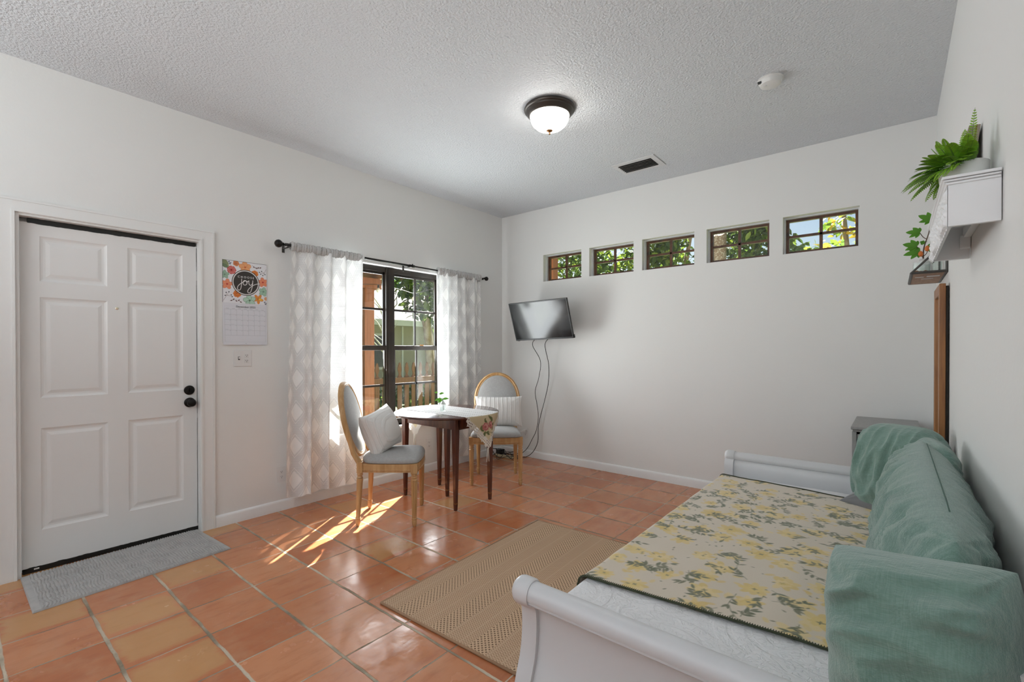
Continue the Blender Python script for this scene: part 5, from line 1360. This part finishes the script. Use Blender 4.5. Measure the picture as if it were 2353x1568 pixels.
foliage(t4, 260, blob([(3.15, 4.6, 3.0, .45), (3.25, 4.4, 3.25, .35), (3.3, 4.5, 2.6, .4)]), .16, [(.34, .42, .04), (.16, .26, .03), (.60, .40, .05), (.10, .18, .03)], 47)
# string lights
sl_ = thing('string_lights', 'string of white bulbs hung outside the big window', 'string lights', (-1.2, -.5, 2.1))
MB().tube(smooth_path([(-1.62, -1.6, 2.02), (-1.3, -.98, 2.10), (-1.2, -.62, 2.055), (-1.2, -.40, 2.03), (-1.2, -.15, 2.10), (-1.1, .5, 2.30)], 6), .0035, 6).build('wire', M['cord'], sl_, smooth=True)
for (y, z) in ((-.955, 2.085), (-.40, 2.025)):
    b_ = MB().lathe([(0, .0), (.013, 0), (.013, -.035), (0, -.036)], (-1.22, y, z), 12, cap=False).build('socket', M['cord'], sl_, smooth=True)
    MB().lathe([(.009, -.036), (.022, -.052), (.026, -.070), (.020, -.088), (0, -.095)], (-1.22, y, z), 16, cap=False).build('bulb', M['bulb'], b_, smooth=True)

# ------------------------------------------------------------------ camera, light, world
cam = bpy.data.cameras.new('camera'); co = bpy.data.objects.new('camera', cam); COL.objects.link(co)
F_, SX, SY, YAW, PIT, ROL = 1068.725, -1.056, 24.438, .689279, -.006373, -.001032
fw_ = Vector((-math.sin(YAW) * math.cos(PIT), math.cos(YAW) * math.cos(PIT), math.sin(PIT)))
r0 = Vector((math.cos(YAW), math.sin(YAW), 0)); u0 = r0.cross(fw_)
r_c = r0 * math.cos(ROL) + u0 * math.sin(ROL); u_c = r_c.cross(fw_)
mw = Matrix((r_c, u_c, -fw_)).transposed().to_4x4(); mw.translation = Vector((3.772053, -4.392351, 1.286686))
co.matrix_world = mw
cam.sensor_width = 36; cam.lens = 36 * F_ / 2353; cam.shift_x = -SX / 2353; cam.shift_y = SY / 2353
cam.clip_start = .05; cam.clip_end = 200
sc.camera = co

wd = bpy.data.worlds.new('sky'); sc.world = wd; wd.use_nodes = True
wt = wd.node_tree; wt.nodes.clear()
sky = wt.nodes.new('ShaderNodeTexSky'); sky.sky_type = 'NISHITA'; sky.sun_disc = False
sky.sun_elevation = math.radians(37); sky.sun_rotation = math.radians(-34); sky.air_density = 1.2; sky.dust_density = .6
bg = wt.nodes.new('ShaderNodeBackground'); bg.inputs[1].default_value = .085
wo = wt.nodes.new('ShaderNodeOutputWorld'); wt.links.new(sky.outputs[0], bg.inputs[0]); wt.links.new(bg.outputs[0], wo.inputs[0])

def light(name, typ, energy, col, loc, **kw):
    l = bpy.data.lights.new(name, typ); l.energy = energy; l.color = col
    for k, v in kw.items(): setattr(l, k, v)
    o = bpy.data.objects.new(name, l); COL.objects.link(o); o.location = loc; return o
sun = light('sun', 'SUN', 34.0, (1, .95, .87), (0, 0, 6), angle=math.radians(.6))
el = math.radians(36); sd3 = Vector((.56, -.83, 0)).normalized() * math.cos(el) - Vector((0, 0, math.sin(el)))
sun.rotation_euler = sd3.to_track_quat('-Z', 'Y').to_euler()
# added fill lamp inside the room, out of view behind the viewer
al = light('rear_fill_light', 'AREA', 100, (.91, .965, 1.0), (1.95, YF + .5, 1.45), shape='RECTANGLE', size=2.6, size_y=.8)
al.rotation_euler = (math.radians(90 + 82), 0, 0)     # aimed up so the fill bounces off the ceiling
# daylight entering by the big side window
bl_ = light('side_window_daylight', 'AREA', 58, (.92, .97, 1.0), (-.17, -1.62, 1.31), shape='RECTANGLE', size=1.15, size_y=1.45)
bl_.rotation_euler = (math.radians(114), 0, math.radians(-90))

vs2 = sc.view_settings
vs2.view_transform = 'Standard'; vs2.look = 'None'; vs2.gamma = 1.0; vs2.use_curve_mapping = False; vs2.exposure = 0.25
sc.cycles.use_denoising = True
sc.cycles.max_bounces = 10; sc.cycles.diffuse_bounces = 6; sc.cycles.transparent_max_bounces = 16
sc.cycles.sample_clamp_indirect = 8.0
